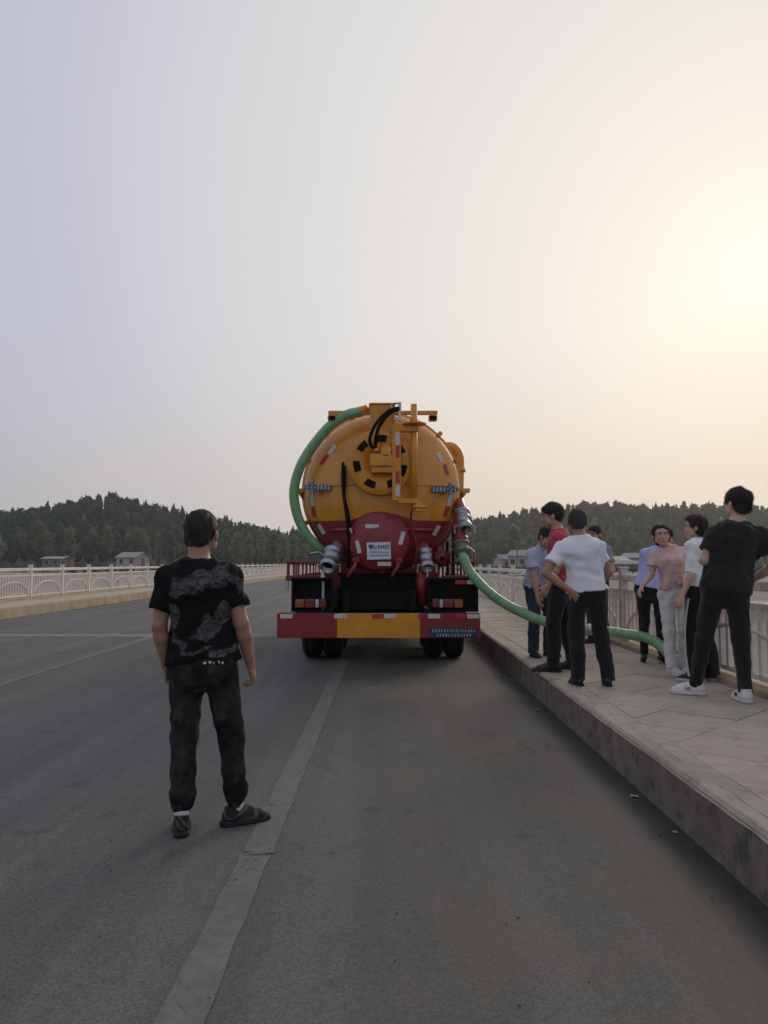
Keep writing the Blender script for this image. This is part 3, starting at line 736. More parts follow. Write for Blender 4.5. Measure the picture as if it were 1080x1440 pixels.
# tail light frames
for s, x0, x1 in ((-1, -1.11, -.60), (1, .62, 1.24)):
    mb = MB(); c = (x0 + x1) / 2; w = x1 - x0
    mb.box((c, .42, 1.06), (w, .02, .40)); mb.box((c, .36, 1.265), (w + .02, .16, .03)); mb.box((c, .36, .862), (w, .16, .025))
    mb.box((x0 + .012, .36, 1.06), (.025, .16, .40)); mb.box((x1 - .012, .36, 1.06), (.025, .16, .40))
    fr = mb.build('light_box', 'black', TK)
lamps = []
for s in (-1, 1):
    x0 = -1.06 if s < 0 else .66; segs = (('lamp_orange', .12), ('lamp_red', .13), ('lamp_white', .05), ('lamp_red', .09))
    if s > 0: segs = segs[::-1]
    o = MB().box((x0 + .195, .30, .955), (.41, .05, .125), bev=.008).build('tail_light', 'black', TK); x = x0
    for m_, w in segs: MB().box((x + w / 2, .268, .955), (w - .006, .03, .105), bev=.01).build('lens', m_, o); x += w
st = MB().box((1.02, .272, 1.222), (.14, .006, .05)).build('reflector_strip', 'red_tape', TK)
MB().box((1.165, .272, 1.222), (.13, .006, .05)).build('reflector_strip', 'white_tape', TK)
mb = MB().box((-.025, .62, 1.06), (.98, .03, .50)); mb.box((-.025, .6, 1.315), (1.02, .10, .03)); mb.build('mud_flap', 'black_rubber', TK)
MB().box((-.72, .40, 1.05), (.03, .03, .36)).build('bracket', 'alu', TK)
for x in (-.62, .60): MB().box((x, .5, .84), (.05, .9, .10)).build('bumper_bracket', 'black', TK)
# wheels
def wheel(x, y, w=.27, r=.50, parent=TK, dish=1):
    root = empty('wheel', (x, y, r)); root.parent = parent
    ty = MB().lathe([(-w / 2 + .02, r * .60), (-w / 2, r * .66), (-w / 2 + .005, r * .88), (-w / 2 + .04, r * .97), (-w * .2, r), (-w * .19, r - .012), (-w * .13, r - .012), (-w * .12, r), (w * .12, r), (w * .13, r - .012), (w * .19, r - .012), (w * .2, r), (w / 2 - .04, r * .97), (w / 2 - .005, r * .88), (w / 2, r * .66), (w / 2 - .02, r * .60)], axis=(1, 0, 0), seg=40)
    ty.build('tyre', 'tyre', root, True)
    rm = MB().lathe([(-w / 2 + .03, r * .58), (-w / 2 + .05, r * .52), (-w * .1, r * .46), (-w * .1, r * .2), (-w * .3, r * .18), (w * .3, r * .18), (w * .1, r * .2), (w * .1, r * .46), (w / 2 - .05, r * .52), (w / 2 - .03, r * .58)], axis=(1, 0, 0), seg=28)
    rm.build('rim', 'rimm', root, True)
for y in (2.72, 4.05):
    for x in (-1.09, -.77, .77, 1.09): wheel(x + .03, y, .285)
    MB().cyl((-1.1, y, .5), (1.1, y, .5), .075).build('axle', 'black', TK)
for x in (-1.0, 1.0): wheel(x, 8.0, .28)
MB().cyl((-1, 8.0, .5), (1, 8.0, .5), .06).build('axle', 'black', TK)
for s in (-1, 1):
    mb = MB()
    P = [(s * .96, 3.385 + math.cos(a) * 1.32, .52 + math.sin(a) * .66) for a in np.linspace(.1, math.pi - .1, 15)]
    for i in range(14):
        a, b_ = Vector(P[i]), Vector(P[i + 1]); d = b_ - a
        mb.box((a + b_) / 2, (.62, d.length * 1.04, .02), Matrix.Rotation(math.atan2(d.z, -d.y) * -1, 3, 'X'))
    mb.build('mudguard', 'black', TK)
# tank shell and saddle
t_ = MB().lathe([(.78, RT - .02), (.80, RT), (6.2, RT), (6.32, RT * .95), (6.45, RT * .7), (6.52, RT * .3), (6.53, .01)], (CX, 0, CZ), (0, 1, 0), 72)
t_.build('tank', 'tank', TK, True)
mb = MB()
for y in (1.3, 2.6, 4.0, 5.4): mb.prism([(-.75, 1.12), (.78, 1.12), (.9, 1.72), (.5, 1.52), (.03, 1.46), (-.45, 1.52), (-.85, 1.72)], y, y + .08)
mb.build('tank_saddle', 'red', TK)
fl = MB().lathe([(.70, RT - .03), (.70, RT + .035), (.78, RT + .035), (.78, RT - .03)], (CX, 0, CZ), (0, 1, 0), 72); fl.build('door_flange', 'tank', TK, True)
for a in np.linspace(0, 2 * math.pi, 17)[:-1]:
    x, z = CX + (RT + .05) * math.cos(a), CZ + (RT + .05) * math.sin(a)
    MB().box((x, .74, z), (.06, .12, .05), Matrix.Rotation(-a, 3, 'Y')).build('door_clamp', 'tank', TK)
DEP = .40
def dome_y(x, z):
    r2 = min(1, ((x - CX) ** 2 + (z - CZ) ** 2) / RT ** 2); return .70 - DEP * math.sqrt(max(0, 1 - r2))
prof = [(.70 - DEP * math.cos(a), max(.004, RT * math.sin(a))) for a in np.linspace(0, math.pi / 2, 22)]
door = MB().lathe(prof, (CX, 0, CZ), (0, 1, 0), 72).build('rear_door', 'tank', TK, True)
def decal(x, z, w, h, ang, mat, parent, lift=.006, nx=5, nz=2, name='reflector_strip'):
    """thin tape that follows the domed door"""
    ca, sa = math.cos(ang), math.sin(ang); vs = []
    for j in range(nz + 1):
        for i in range(nx + 1):
            u, v = (i / nx - .5) * w, (j / nz - .5) * h; X, Z = x + u * ca - v * sa, z + u * sa + v * ca
            vs.append((X, dome_y(X, Z) - lift, Z))
    fs = [[j * (nx + 1) + i, j * (nx + 1) + i + 1, (j + 1) * (nx + 1) + i + 1, (j + 1) * (nx + 1) + i] for j in range(nz) for i in range(nx)]
    k = len(vs); vs += [(a, b_ + .004, c) for a, b_, c in vs]; fs = fs + [[q + k for q in f[::-1]] for f in fs]
    return ob(name, mesh(name, vs, fs, MAT[mat]), parent)
for x, z, a, m_ in ((-.62, 2.93, .95, 'white_tape'), (-.72, 2.80, .95, 'red_tape'), (-.875, 2.27, 1.62, 'white_tape'), (-.86, 2.13, 1.75, 'red_tape'), (-.76, 1.90, 2.1, 'white_tape'),
                 (.78, 2.83, 2.1, 'white_tape'), (.86, 2.67, 1.85, 'red_tape'), (.90, 2.27, 1.45, 'white_tape'), (.86, 2.13, 1.25, 'red_tape'), (.73, 1.88, 1.0, 'white_tape')):
    decal(x, z, .145, .05, a, m_, door)
# welded seam band and vertical stiffeners on the door
P = [(x, dome_y(x, 2.455) - .004, 2.455) for x in np.linspace(-.96, 1.0, 30)]
MB().tube(P, .011, 6).build('seam_weld', 'yellow', door)
for zz in (1.885,):
    P = [(x, dome_y(x, zz) - .02, zz) for x in np.linspace(-.62, .68, 20)]; MB().tube(P, .028, 8).build('door_rib', 'red', door, True)
# round lower hatch
h = MB().lathe([(.24, .004), (.245, .16), (.27, .28), (.31, .36), (.33, .385), (.36, .385), (.36, .35), (.75, .35)], (-.01, 0, 1.745), (0, 1, 0), 48)
hatch = h.build('lower_hatch', 'red', TK, True)
def flat(x, z, w, hh, ang, mat, y, parent, name='reflector_strip'):
    return MB().box((x, y, z), (w, .006, hh), Matrix.Rotation(-ang, 3, 'Y')).build(name, mat, parent)
flat(-.095, 1.925, .17, .05, 0, 'white_tape', .25, hatch); flat(-.27, 1.665, .16, .05, 1.80, 'white_tape', .262, hatch)
flat(.28, 1.775, .17, .052, 1.30, 'white_tape', .262, hatch); flat(.06, 1.452, .17, .05, 0, 'white_tape', .268, hatch)
pp = flat(-.01, 1.615, .30, .215, .03, 'paper', .236, hatch, 'number_paper')
def text_mesh(s, size, mat, parent, loc, name='lettering', thick=.0015, shear=0):
    c = bpy.data.curves.new(name, 'FONT'); c.body = s; c.size = size; c.align_x = 'CENTER'; c.align_y = 'CENTER'; c.extrude = thick; c.offset = size * .02; c.resolution_u = 3
    o = bpy.data.objects.new(name, c); COL.objects.link(o)
    dg = bpy.context.evaluated_depsgraph_get(); me = bpy.data.meshes.new_from_object(o.evaluated_get(dg)); bpy.data.objects.remove(o)
    me.materials.clear(); me.materials.append(MAT[mat])
    e = ob(name, me, parent, loc); e.rotation_euler = (R(90), R(-1.7), 0); return e
text_mesh('鄂L·53427', .062, 'ink', pp, (-.005, .2305, 1.662))
glyph_rows('lettering', [(-.125, .115, 1.600, .022, 7), (-.125, .115, 1.560, .022, 10)], 'ink', pp, 9, .2315)
for x, dx in ((-.30, -.10), (.24, -.09)):
    hd = MB().tube([(x, .27, 1.50), (x - .01, .22, 1.42), (x + dx, .16, 1.29)], [.03, .024, .018], 8).build('hatch_clamp', 'red', TK, True)
    MB().box((x + .005, .28, 1.50), (.09, .08, .07), bev=.01).build('clamp_block', 'red', hd)
# upper reel disc with slots
dc = MB().lathe([(.20, .004), (.20, .17), (.185, .18), (.185, .40), (.20, .42), (.27, .42), (.29, .40), (.55, .38)], (.01, 0, 2.73), (0, 1, 0), 56).build('hose_reel', 'yellow', TK, True)
for a in (-20, 35, 88, 138, 190, 245, 300):
    pts = [(.01 + math.cos(R(a + q)) * .30, .178, 2.73 + math.sin(R(a + q)) * .30) for q in np.linspace(-13, 13, 7)]
    vs = []
    for q in np.linspace(-13, 13, 8):
        for rr in (.255, .345): vs.append((.01 + math.cos(R(a + q)) * rr, .181, 2.73 + math.sin(R(a + q)) * rr))
    k = len(vs); vs += [(x, y + .003, z) for x, y, z in vs]
    fs = [[2 * i, 2 * i + 1, 2 * i + 3, 2 * i + 2] for i in range(7)]; fs += [[q + k for q in f[::-1]] for f in fs]
    ob('slot', mesh('slot', vs, fs, MAT['black']), dc)
mb = MB().box((.02, .13, 2.74), (.28, .14, .16), bev=.015); mb.box((.03, .14, 2.63), (.26, .10, .09), bev=.01); mb.cyl((-.03, .12, 2.86), (-.03, .12, 2.95), .035, .02, 12); mb.cyl((.08, .06, 2.86), (.08, .2, 2.86), .07, .07, 18)
mb.build('reel_motor', 'yellow', TK)
MB().cyl((-.05, .10, 2.86), (-.05, .10, 2.93), .018, .014, 10).build('hose_fitting', 'clamp', TK)
# boom column, upright channel, lifting pipe
mb = MB().box((.035, .32, 3.22), (.31, .26, .50), bev=.012); mb.box((.035, .32, 3.475), (.33, .28, .02)); mb.build('boom_column', 'yellow', TK)
mb = MB().box((.21, .10, 2.72), (.10, .012, .96)); mb.box((.262, .13, 2.72), (.012, .07, .96)); mb.box((.166, .13, 2.72), (.012, .07, .96)); up = mb.build('upright_channel', 'yellow', TK)
for z, m_, ln in ((3.01, 'white_tape', .16), (2.85, 'red_tape', .15), (2.53, 'red_tape', .15), (2.36, 'white_tape', .13)): MB().box((.225, .091, z), (.05, .006, ln)).build('reflector_strip', m_, up)
lp = MB().cyl((.435, .16, 2.12), (.435, .16, 3.46), .042, .042, 16).build('lift_pipe', 'yellow', TK, True)
MB().cyl((.435, .16, 3.20), (.435, .16, 3.215), .155, .155, 28).build('handwheel', 'yellow', lp)
MB().cyl((.435, .16, 3.215), (.435, .16, 3.27), .06, .05, 16).build('collar', 'yellow', lp); MB().cyl((.435, .16, 2.80), (.435, .16, 2.88), .052, .052, 16).build('collar', 'yellow', lp)
MB().box((.37, .15, 3.14), (.24, .10, .07), bev=.008).build('upper_bracket', 'yellow', TK)
mb = MB().box((.36, .15, 2.23), (.26, .10, .06), bev=.008); mb.box((.49, .12, 2.16), (.09, .08, .13), bev=.01); mb.cyl((.42, .08, 2.16), (.58, .08, 2.16), .02, .02, 10); mb.build('lower_bracket', 'yellow', TK)
MB().tube(spline([(.40, .14, 2.12), (.39, .22, 1.98), (.40, .24, 1.90), (.46, .28, 1.72), (.46, .38, 1.45)]), .014, 8).build('drain_pipe', 'red', TK, True)
# lamp bar
br = MB().box((.04, .34, 3.385), (1.40, .06, .05), bev=.006).build('lamp_bar', 'yellow', TK)
for x in (-.61, .68):
    l_ = MB().box((x, .33, 3.315), (.11, .10, .08), bev=.015).build('work_lamp', 'yellow', TK); MB().box((x, .275, 3.312), (.085, .012, .055)).build('lens', 'black', l_)
mb = MB().cyl((-.15, .34, 3.43), (-.40, .40, 3.385), .065, .06, 14); mb.cyl((-.14, .34, 3.43), (0, .34, 3.43), .07, .07, 14); mb.build('suction_elbow', 'yellow', TK, True)
mb = MB().box((.255, .14, 3.36), (.035, .05, .24)); mb.tube(spline([(.25, .14, 3.46), (.20, .14, 3.47), (.155, .14, 3.455), (.15, .14, 3.41)]), .012, 6); mb.box((.23, .14, 3.27), (.10, .04, .03)); mb.build('hose_bracket', 'clamp', TK)
for pts in ([(.24, .10, 3.405), (.10, .02, 3.34), (-.05, 0, 3.17), (-.12, .02, 3.0), (-.09, .06, 2.90), (-.04, .10, 2.92)], [(.24, .12, 3.39), (.12, .05, 3.32), (.0, .03, 3.16), (-.045, .06, 3.02), (-.05, .10, 2.93)]):
    MB().tube(spline(pts), .021, 10).build('hydraulic_hose', 'black_rubber', TK, True)
for pts in ([(-.465, .30, 2.74), (-.47, .26, 2.6), (-.46, .24, 2.37), (-.43, .24, 2.15), (-.41, .26, 1.98), (-.39, .33, 1.70), (-.40, .45, 1.40)], [(-.45, .30, 2.70), (-.44, .27, 2.5), (-.445, .25, 2.3), (-.39, .25, 2.05), (-.37, .3, 1.86)]):
    MB().tube(spline(pts), .019, 8).build('cable', 'black_rubber', TK, True)
MB().cyl((-.375, .27, 1.90), (-.35, .26, 1.84), .016, .012, 8).build('cable_fitting', 'clamp', TK)
# arrow boards
def arrow(x, z, s, y):
    a = [(-.20, .035), (.01, .035), (.01, .095), (.16, 0), (.01, -.095), (.01, -.035), (-.20, -.035)]
    p = [(x + s * u, z + v) for u, v in a]
    if s < 0: p = p[::-1]
    o = MB().prism(p[::-1], y, y + .05).build('arrow_board', 'sign_grey', TK)
    mb = MB()
    for u, v in [(-.18 + .045 * i, .0) for i in range(8)] + [(-.18 + .045 * i, d) for i in range(4) for d in (.02, -.02)] + [(.03, .075), (.03, -.075), (.06, .05), (.06, -.05), (.095, .028), (.095, -.028), (.03, .035), (.03, -.035)]:
        mb.cyl((x + s * u, y - .008, z + v), (x + s * u, y + .01, z + v), .0125, .0125, 8)
    mb.build('lamp_dots', 'led', o)
    MB().box((x - s * .02, y + .16, z), (.05, .24, .04)).build('arrow_bracket', 'yellow', TK)
arrow(-.83, 2.425, -1, .33); arrow(.87, 2.40, 1, .33)
for s, x in ((-1, -1.05), (1, 1.11)):
    mb = MB().box((x, .74, 2.42), (.16, .10, .055), bev=.006); mb.prism([(x - .04, 2.39), (x + .04, 2.39), (x - s * .04, 2.28)], .70, .78); mb.build('side_bracket', 'yellow', TK)
# right side gooseneck and valves
mb = MB(); mb.tube(spline([(.78, 1.25, 2.98), (.88, 1.22, 3.06), (1.0, 1.2, 3.06), (1.08, 1.2, 2.97), (1.09, 1.2, 2.8), (1.08, 1.2, 2.5)]), .075, 14); mb.cyl((1.09, 1.2, 2.72), (1.09, 1.2, 2.78), .095, .095, 16); mb.build('gooseneck_pipe', 'yellow', TK, True)
def valve(x, y, z, d, r=.085, name='valve', L=.24, lever=1):
    """cast camlock outlet on a short neck"""
    d = Vector(d).normalized(); o = Vector((x, y, z)); mb = MB()
    pr = [(0, r * 1.25), (.03, r * 1.25), (.032, r), (.10, r * .92), (.102, r * 1.12), (.125, r * 1.12), (.128, r * .9), (L - .07, r * .95), (L - .065, r * 1.1), (L - .04, r * 1.1), (L - .036, r * .98), (L, r * .98), (L, r * .80), (L - .10, r * .78)]
    mb.lathe(pr, o, d, 26)
    v = mb.build(name, 'alu', TK, True)
    MB().cyl(o + d * (L - .099), o + d * (L - .095), r * .77, r * .77, 20).build('bore', 'black', v)
    e = o + d * (L - .06); s_ = Vector((1, 0, 0))
    for q in (-1, 1): MB().tube([e + s_ * (q * r * 1.05), e + s_ * (q * r * 1.45) - d * .02, e + s_ * (q * r * 1.5) + Vector((0, 0, -.09))], .010, 6).build('cam_lever', 'clamp', v)
    return v
valve(-.60, .50, 1.60, (-.18, -.85, -.62), .098, L=.34); MB().cyl((-.56, .52, 1.52), (-.53, .58, 1.72), .085, .095, 18).build('valve_body', 'alu', TK, True)
MB().tube([(-.70, .34, 1.55), (-.78, .32, 1.60), (-.88, .33, 1.575)], .016, 6).build('valve_handle', 'clamp', TK)
valve(.575, .46, 1.60, (.10, -.72, -.70), .080, L=.30); MB().cyl((.54, .46, 1.56), (.53, .55, 1.74), .095, .10, 16).build('valve_body', 'red', TK, True)
MB().cyl((.54, .44, .95), (.54, .44, 1.42), .075, .075, 18).build('drain_leg', 'red', TK, True)
mb = MB().cyl((.80, .55, 1.52), (.80, .42, 1.52), .11, .11, 18); mb.box((.80, .40, 1.52), (.06, .04, .2)); mb.box((.80, .40, 1.52), (.2, .04, .05)); mb.cyl((.80, .6, 1.52), (.70, .75, 1.60), .06, .06, 12); mb.build('gate_valve', 'red', TK, True)
valve(1.06, .52, 2.12, (.10, -.62, -.78), .085, L=.30)
MB().box((1.05, .55, 2.15), (.19, .17, .05), bev=.01).build('pipe_flange', 'red', TK)
mb = MB().tube(spline([(1.03, .75, 2.30), (1.03, .56, 2.18), (1.03, .50, 2.02), (1.035, .46, 1.86), (1.04, .42, 1.74)]), .082, 16); mb.cyl((1.035, .46, 1.78), (1.04, .44, 1.74), .10, .10, 16); mb.build('suction_pipe', 'red', TK, True)
cp = MB().lathe([(0, .09), (.02, .105), (.05, .105), (.055, .085), (.10, .088), (.105, .10), (.15, .10), (.155, .086), (.20, .086)], (1.04, .42, 1.74), (.03, -.42, -.90), 24).build('hose_coupling', 'brass', TK, True)
for q in (-1, 1): MB().tube([(1.05 + q * .10, .38, 1.65), (1.05 + q * .15, .36, 1.60), (1.05 + q * .15, .34, 1.48)], .012, 6).build('cam_lever', 'red', cp)
mb = MB(); mb.box((.98, .9, 1.72), (.035, .035, .9)); mb.box((.90, .9, 1.50), (.035, .035, .5)); mb.build('ladder_post', 'black', TK)
# red side rails and platform
for s, x0, x1 in ((-1, -1.22, -.78), (1, .80, 1.24)):
    mb = MB(); c = (x0 + x1) / 2
    mb.box((c, .62, 1.265), (x1 - x0, .10, .07)); mb.tube([(x0 + .02, .62, 1.30), (x0 + .02, .62, 1.45), (x0 + .06, .62, 1.475), (x1, .62, 1.44)], .016, 6)
    for i in range(1, 4): xx = x0 + (x1 - x0) * i / 3.4; mb.box((xx, .62, 1.375), (.022, .03, .15))
    xo = x0 + .02 if s < 0 else x1 - .02
    mb.box((xo, 3.0, 1.46), (.03, 4.8, .04)); mb.box((xo, 3.0, 1.26), (.05, 4.8, .06))
    for y in np.linspace(.7, 5.3, 9): mb.box((xo, y, 1.36), (.025, .04, .2))
    mb.build('side_rail', 'red', TK)
MB().box((-1.20, .60, 1.18), (.03, .05, .12)).build('bracket', 'clamp', TK)
# cab
mb = MB(); mb.prism([(-1.2, .75), (1.2, .75), (1.22, 1.6), (1.15, 2.75), (1.0, 2.9), (-1.0, 2.9), (-1.15, 2.75), (-1.22, 1.6)], 7.05, 9.0); cab = mb.build('cab', 'yellow', TK)
MB().box((0, 9.01, 2.2), (2.0, .03, .85), bev=.01).build('windscreen', 'windscreen', cab)
for s in (-1, 1):
    MB().box((s * 1.19, 8.1, 2.15), (.03, 1.1, .75), Matrix.Rotation(s * -.06, 3, 'Y')).build('side_window', 'windscreen', cab)
    MB().box((s * 1.38, 8.85, 2.1), (.10, .12, .45), bev=.03).build('mirror', 'black', cab)
    MB().box((s * .85, 9.02, 1.05), (.4, .05, .18), bev=.02).build('headlight', 'lamp_white', cab)
MB().box((0, 9.05, .70), (2.4, .12, .3), bev=.03).build('front_bumper', 'black', cab)
MB().box((.0, 6.75, 1.35), (1.6, .35, .9), bev=.03).build('pump_housing', 'red', TK)
MB().box((.0, 5.75, .70), (2.2, .9, .62), bev=.04).build('added_light_block', 'black', TK)  # unseen box added below the chassis to block light from ahead
for s in (-1, 1): MB().box((s * 1.12, 5.2, .72), (.03, 1.9, .45), bev=.01).build('added_side_block', 'black', TK)  # low panels added on both sides to keep light from under the truck
MB().box((0, 2.1, .62), (1.0, .5, .30), bev=.03).build('added_axle_block', 'black', TK)  # extra block added near the rear axle so the underside stays dark
# hoses: lie on / hang from the truck, so they are things of their own
sp = spline([(-.24, .36, 3.40), (-.40, .34, 3.37), (-.62, .36, 3.24), (-.84, .40, 3.00), (-1.02, .44, 2.72), (-1.11, .48, 2.40), (-1.07, .50, 2.09), (-.95, .54, 1.83), (-.80, .60, 1.66), (-.62, .72, 1.52), (-.40, .80, 1.48)], .012)
hl = MB().tube([p + Vector((OX, OY, 0)) for p in sp], .062, 16, (.038, .09)).build('suction_hose', 'green', None, True)
tag(hl, 'dark green ribbed hose looped around the left side of the tank', 'hose')
sp = spline([(.945, 9.93, 1.60), (.965, 9.88, 1.50), (1.04, 9.85, 1.345), (1.198, 9.8, 1.159), (1.411, 9.75, .985), (1.665, 9.7, .848), (1.95, 9.6, .742), (2.357, 9.5, .675), (2.756, 9.38, .63), (3.06, 9.24, .58), (3.18, 8.98, .45), (3.19, 8.65, .355), (3.18, 8.45, .355)], .012)
hr = MB().tube(sp, .058, 16, (.038, .09)).build('suction_hose', 'green', None, True)
MB().tube([p for p in sp if 2.40 < p.x < 2.58], .068, 16).build('hose_coupling', 'alu', hr, True)
tag(hr, 'light green ribbed hose running from the tanker across the footway to the railing', 'hose')

# ================================================================ PEOPLE
A3 = lambda v: np.array(v, np.float32)
class Field:
    """signed distance grid; surface nets turn it into one closed mesh"""
    def __init__(s, lo, hi, h):
        s.h = h; s.lo = A3(lo); n = np.ceil((A3(hi) - s.lo) / h).astype(int) + 1; s.n = n
        s.ax = [s.lo[i] + h * np.arange(n[i], dtype=np.float32) for i in range(3)]
        s.F = np.full(n, .5, np.float32)
    def sub(s, lo, hi):
        sl, g_ = [], []
        for i in range(3):
            a = int(np.clip(np.floor((lo[i] - s.lo[i]) / s.h), 0, s.n[i])); b_ = int(np.clip(np.ceil((hi[i] - s.lo[i]) / s.h) + 1, 0, s.n[i]))
            if b_ <= a: return None, None
            sl.append(slice(a, b_)); sh = [1, 1, 1]; sh[i] = b_ - a; g_.append(s.ax[i][a:b_].reshape(sh))
        return tuple(sl), g_
    def put(s, sl, d, k):
        f = s.F[sl]
        if k > 0:
            hh = np.clip(.5 + .5 * (f - d) / k, 0, 1); s.F[sl] = f + (d - f) * hh - k * hh * (1 - hh)
        else: s.F[sl] = np.minimum(f, d)
    def cone(s, a, b_, ra, rb, k=.02, cut=False, cut0=False):
        a, b_ = A3(a), A3(b_); pad = max(ra, rb) + k + .02
        sl, g_ = s.sub(np.minimum(a, b_) - pad, np.maximum(a, b_) + pad)
        if sl is None: return
        d = b_ - a; L2 = float(d @ d) + 1e-9
        px, py, pz = g_[0] - a[0], g_[1] - a[1], g_[2] - a[2]
        tr = (px * d[0] + py * d[1] + pz * d[2]) / L2; t = np.clip(tr, 0, 1)
        D = np.sqrt((px - t * d[0]) ** 2 + (py - t * d[1]) ** 2 + (pz - t * d[2]) ** 2) - (ra + (rb - ra) * t)
        if cut: D = np.maximum(D, (tr - 1) * math.sqrt(L2))
        if cut0: D = np.maximum(D, -tr * math.sqrt(L2))
        s.put(sl, D, k)
    def ell(s, c, r, Rm=None, k=.015, subtract=False):
        c, r = A3(c), A3(r); pad = float(r.max()) + k + .02
        sl, g_ = s.sub(c - pad, c + pad)
        if sl is None: return
        p = [g_[i] - c[i] for i in range(3)]
        if Rm is not None: q = [p[0] * Rm[0][i] + p[1] * Rm[1][i] + p[2] * Rm[2][i] for i in range(3)]
        else: q = p
        k0 = np.sqrt((q[0] / r[0]) ** 2 + (q[1] / r[1]) ** 2 + (q[2] / r[2]) ** 2)
        k1 = np.sqrt((q[0] / r[0] ** 2) ** 2 + (q[1] / r[1] ** 2) ** 2 + (q[2] / r[2] ** 2) ** 2) + 1e-6
        D = k0 * (k0 - 1) / k1
        if subtract:
            f = s.F[sl]; D = -D; hh = np.clip(.5 - .5 * (f - D) / max(k, 1e-4), 0, 1); s.F[sl] = f + (D - f) * hh + k * hh * (1 - hh)
        else: s.put(sl, D, k)
    def torso(s, P, Nn, right, prof, t0, t1, off=0, k=.02, e=2.4, hem=0):
        P, Nn = A3(P), A3(Nn); ax = Nn - P; Lg = float(np.linalg.norm(ax)); ax /= Lg
        rt = A3(right); rt = rt - ax * (rt @ ax); rt /= np.linalg.norm(rt); fr = np.cross(ax, rt)
        c0, c1 = P + ax * Lg * t0, P + ax * Lg * t1
        sl, g_ = s.sub(np.minimum(c0, c1) - .32, np.maximum(c0, c1) + .32)
        p = [g_[i] - P[i] for i in range(3)]
        f = lambda v: p[0] * v[0] + p[1] * v[1] + p[2] * v[2]
        t = f(ax) / Lg; x = f(rt); y = f(fr)
        T = [q[0] for q in prof]
        a = np.interp(t, T, [q[1] for q in prof]) + off; b_ = np.interp(t, T, [q[2] for q in prof]) + off; c = np.interp(t, T, [q[3] for q in prof])
        q = ((np.abs(x) / a) ** e + (np.abs(y - c) / b_) ** e) ** (1 / e)
        D = ((q - 1) * np.minimum(a, b_) * .95).astype(np.float32)
        w = hem * np.sin(x * 21 + 1.0) + hem * .7 * np.sin(y * 27) if hem else 0
        D = np.maximum(D, (t - t1) * Lg); D = np.maximum(D, (t0 - t) * Lg + w)
        s.put(sl, D, k)
    def plane(s, p, n_):
        n_ = A3(n_); n_ = n_ / np.linalg.norm(n_)
        d = (s.ax[0].reshape(-1, 1, 1) - p[0]) * n_[0] + (s.ax[1].reshape(1, -1, 1) - p[1]) * n_[1] + (s.ax[2].reshape(1, 1, -1) - p[2]) * n_[2]
        s.F = np.maximum(s.F, d.astype(np.float32))
    def wrinkle(s, amp, seed, freq=1.0, stretch=(1, 1, 1)):
        m = np.abs(s.F) < .035; I = np.argwhere(m)
        if len(I) == 0: return
        r_ = np.random.default_rng(seed); p = (s.lo + I * s.h) * A3(stretch); v = np.zeros(len(I))
        for sc, w in ((38, .6), (55, .55), (85, .35), (24, .8)):
            d = r_.normal(size=3); d /= np.linalg.norm(d); d2 = r_.normal(size=3); d2 /= np.linalg.norm(d2)
            ph = p @ d * sc * freq; v += w * np.sin(ph + 2.2 * np.sin(p @ d2 * sc * freq * .45 + r_.uniform(0, 6)))
        v = np.sign(v) * np.abs(v) ** .8
        s.F[m] += (amp * v).astype(np.float32)
    def nets(s):
        F = s.F; S = F < 0; n = F.shape
        cnt = np.zeros(tuple(q - 1 for q in n), np.uint8)
        for i in (0, 1):
            for j in (0, 1):
                for k in (0, 1): cnt += S[i:n[0] - 1 + i, j:n[1] - 1 + j, k:n[2] - 1 + k]
        mask = (cnt > 0) & (cnt < 8); I = np.argwhere(mask)
        idx = np.full(mask.shape, -1, np.int32); idx[mask] = np.arange(len(I))
        acc = np.zeros((len(I), 3), np.float32); num = np.zeros(len(I), np.float32)
        corners = [(i, j, k) for i in (0, 1) for j in (0, 1) for k in (0, 1)]
        vals = {c: F[I[:, 0] + c[0], I[:, 1] + c[1], I[:, 2] + c[2]] for c in corners}
        for c in corners:
            for d in range(3):
                if c[d] == 0:
                    e = list(c); e[d] = 1; e = tuple(e); fa, fb = vals[c], vals[e]; x = (fa < 0) != (fb < 0)
                    t = np.where(x, fa / np.where(x, fa - fb, 1), 0); p = np.tile(A3(c), (len(I), 1)); p[:, d] += t
                    acc[x] += p[x]; num[x] += 1
        V = s.lo + (I + acc / np.maximum(num, 1)[:, None]) * s.h
        Q = []
        for d in range(3):
            a, b_ = (d + 1) % 3, (d + 2) % 3
            s0 = [slice(None)] * 3; s1 = [slice(None)] * 3; s0[d] = slice(0, n[d] - 1); s1[d] = slice(1, n[d])
            X = S[tuple(s0)] != S[tuple(s1)]; E_ = np.argwhere(X)
            E_ = E_[(E_[:, a] > 0) & (E_[:, b_] > 0) & (E_[:, a] < n[a] - 1) & (E_[:, b_] < n[b_] - 1)]
            inside = S[E_[:, 0], E_[:, 1], E_[:, 2]]
            def cell(da, db):
                c = E_.copy(); c[:, a] -= da; c[:, b_] -= db; return idx[c[:, 0], c[:, 1], c[:, 2]]
            q = np.stack([cell(1, 1), cell(0, 1), cell(0, 0), cell(1, 0)], 1); q[~inside] = q[~inside][:, ::-1]
            Q.append(q)
        return V, np.vstack(Q)
    def obj(s, name, mat, parent):
        V, Q = s.nets(); return ob(name, mesh(name, V, Q, MAT[mat] if isinstance(mat, str) else mat, True), parent)

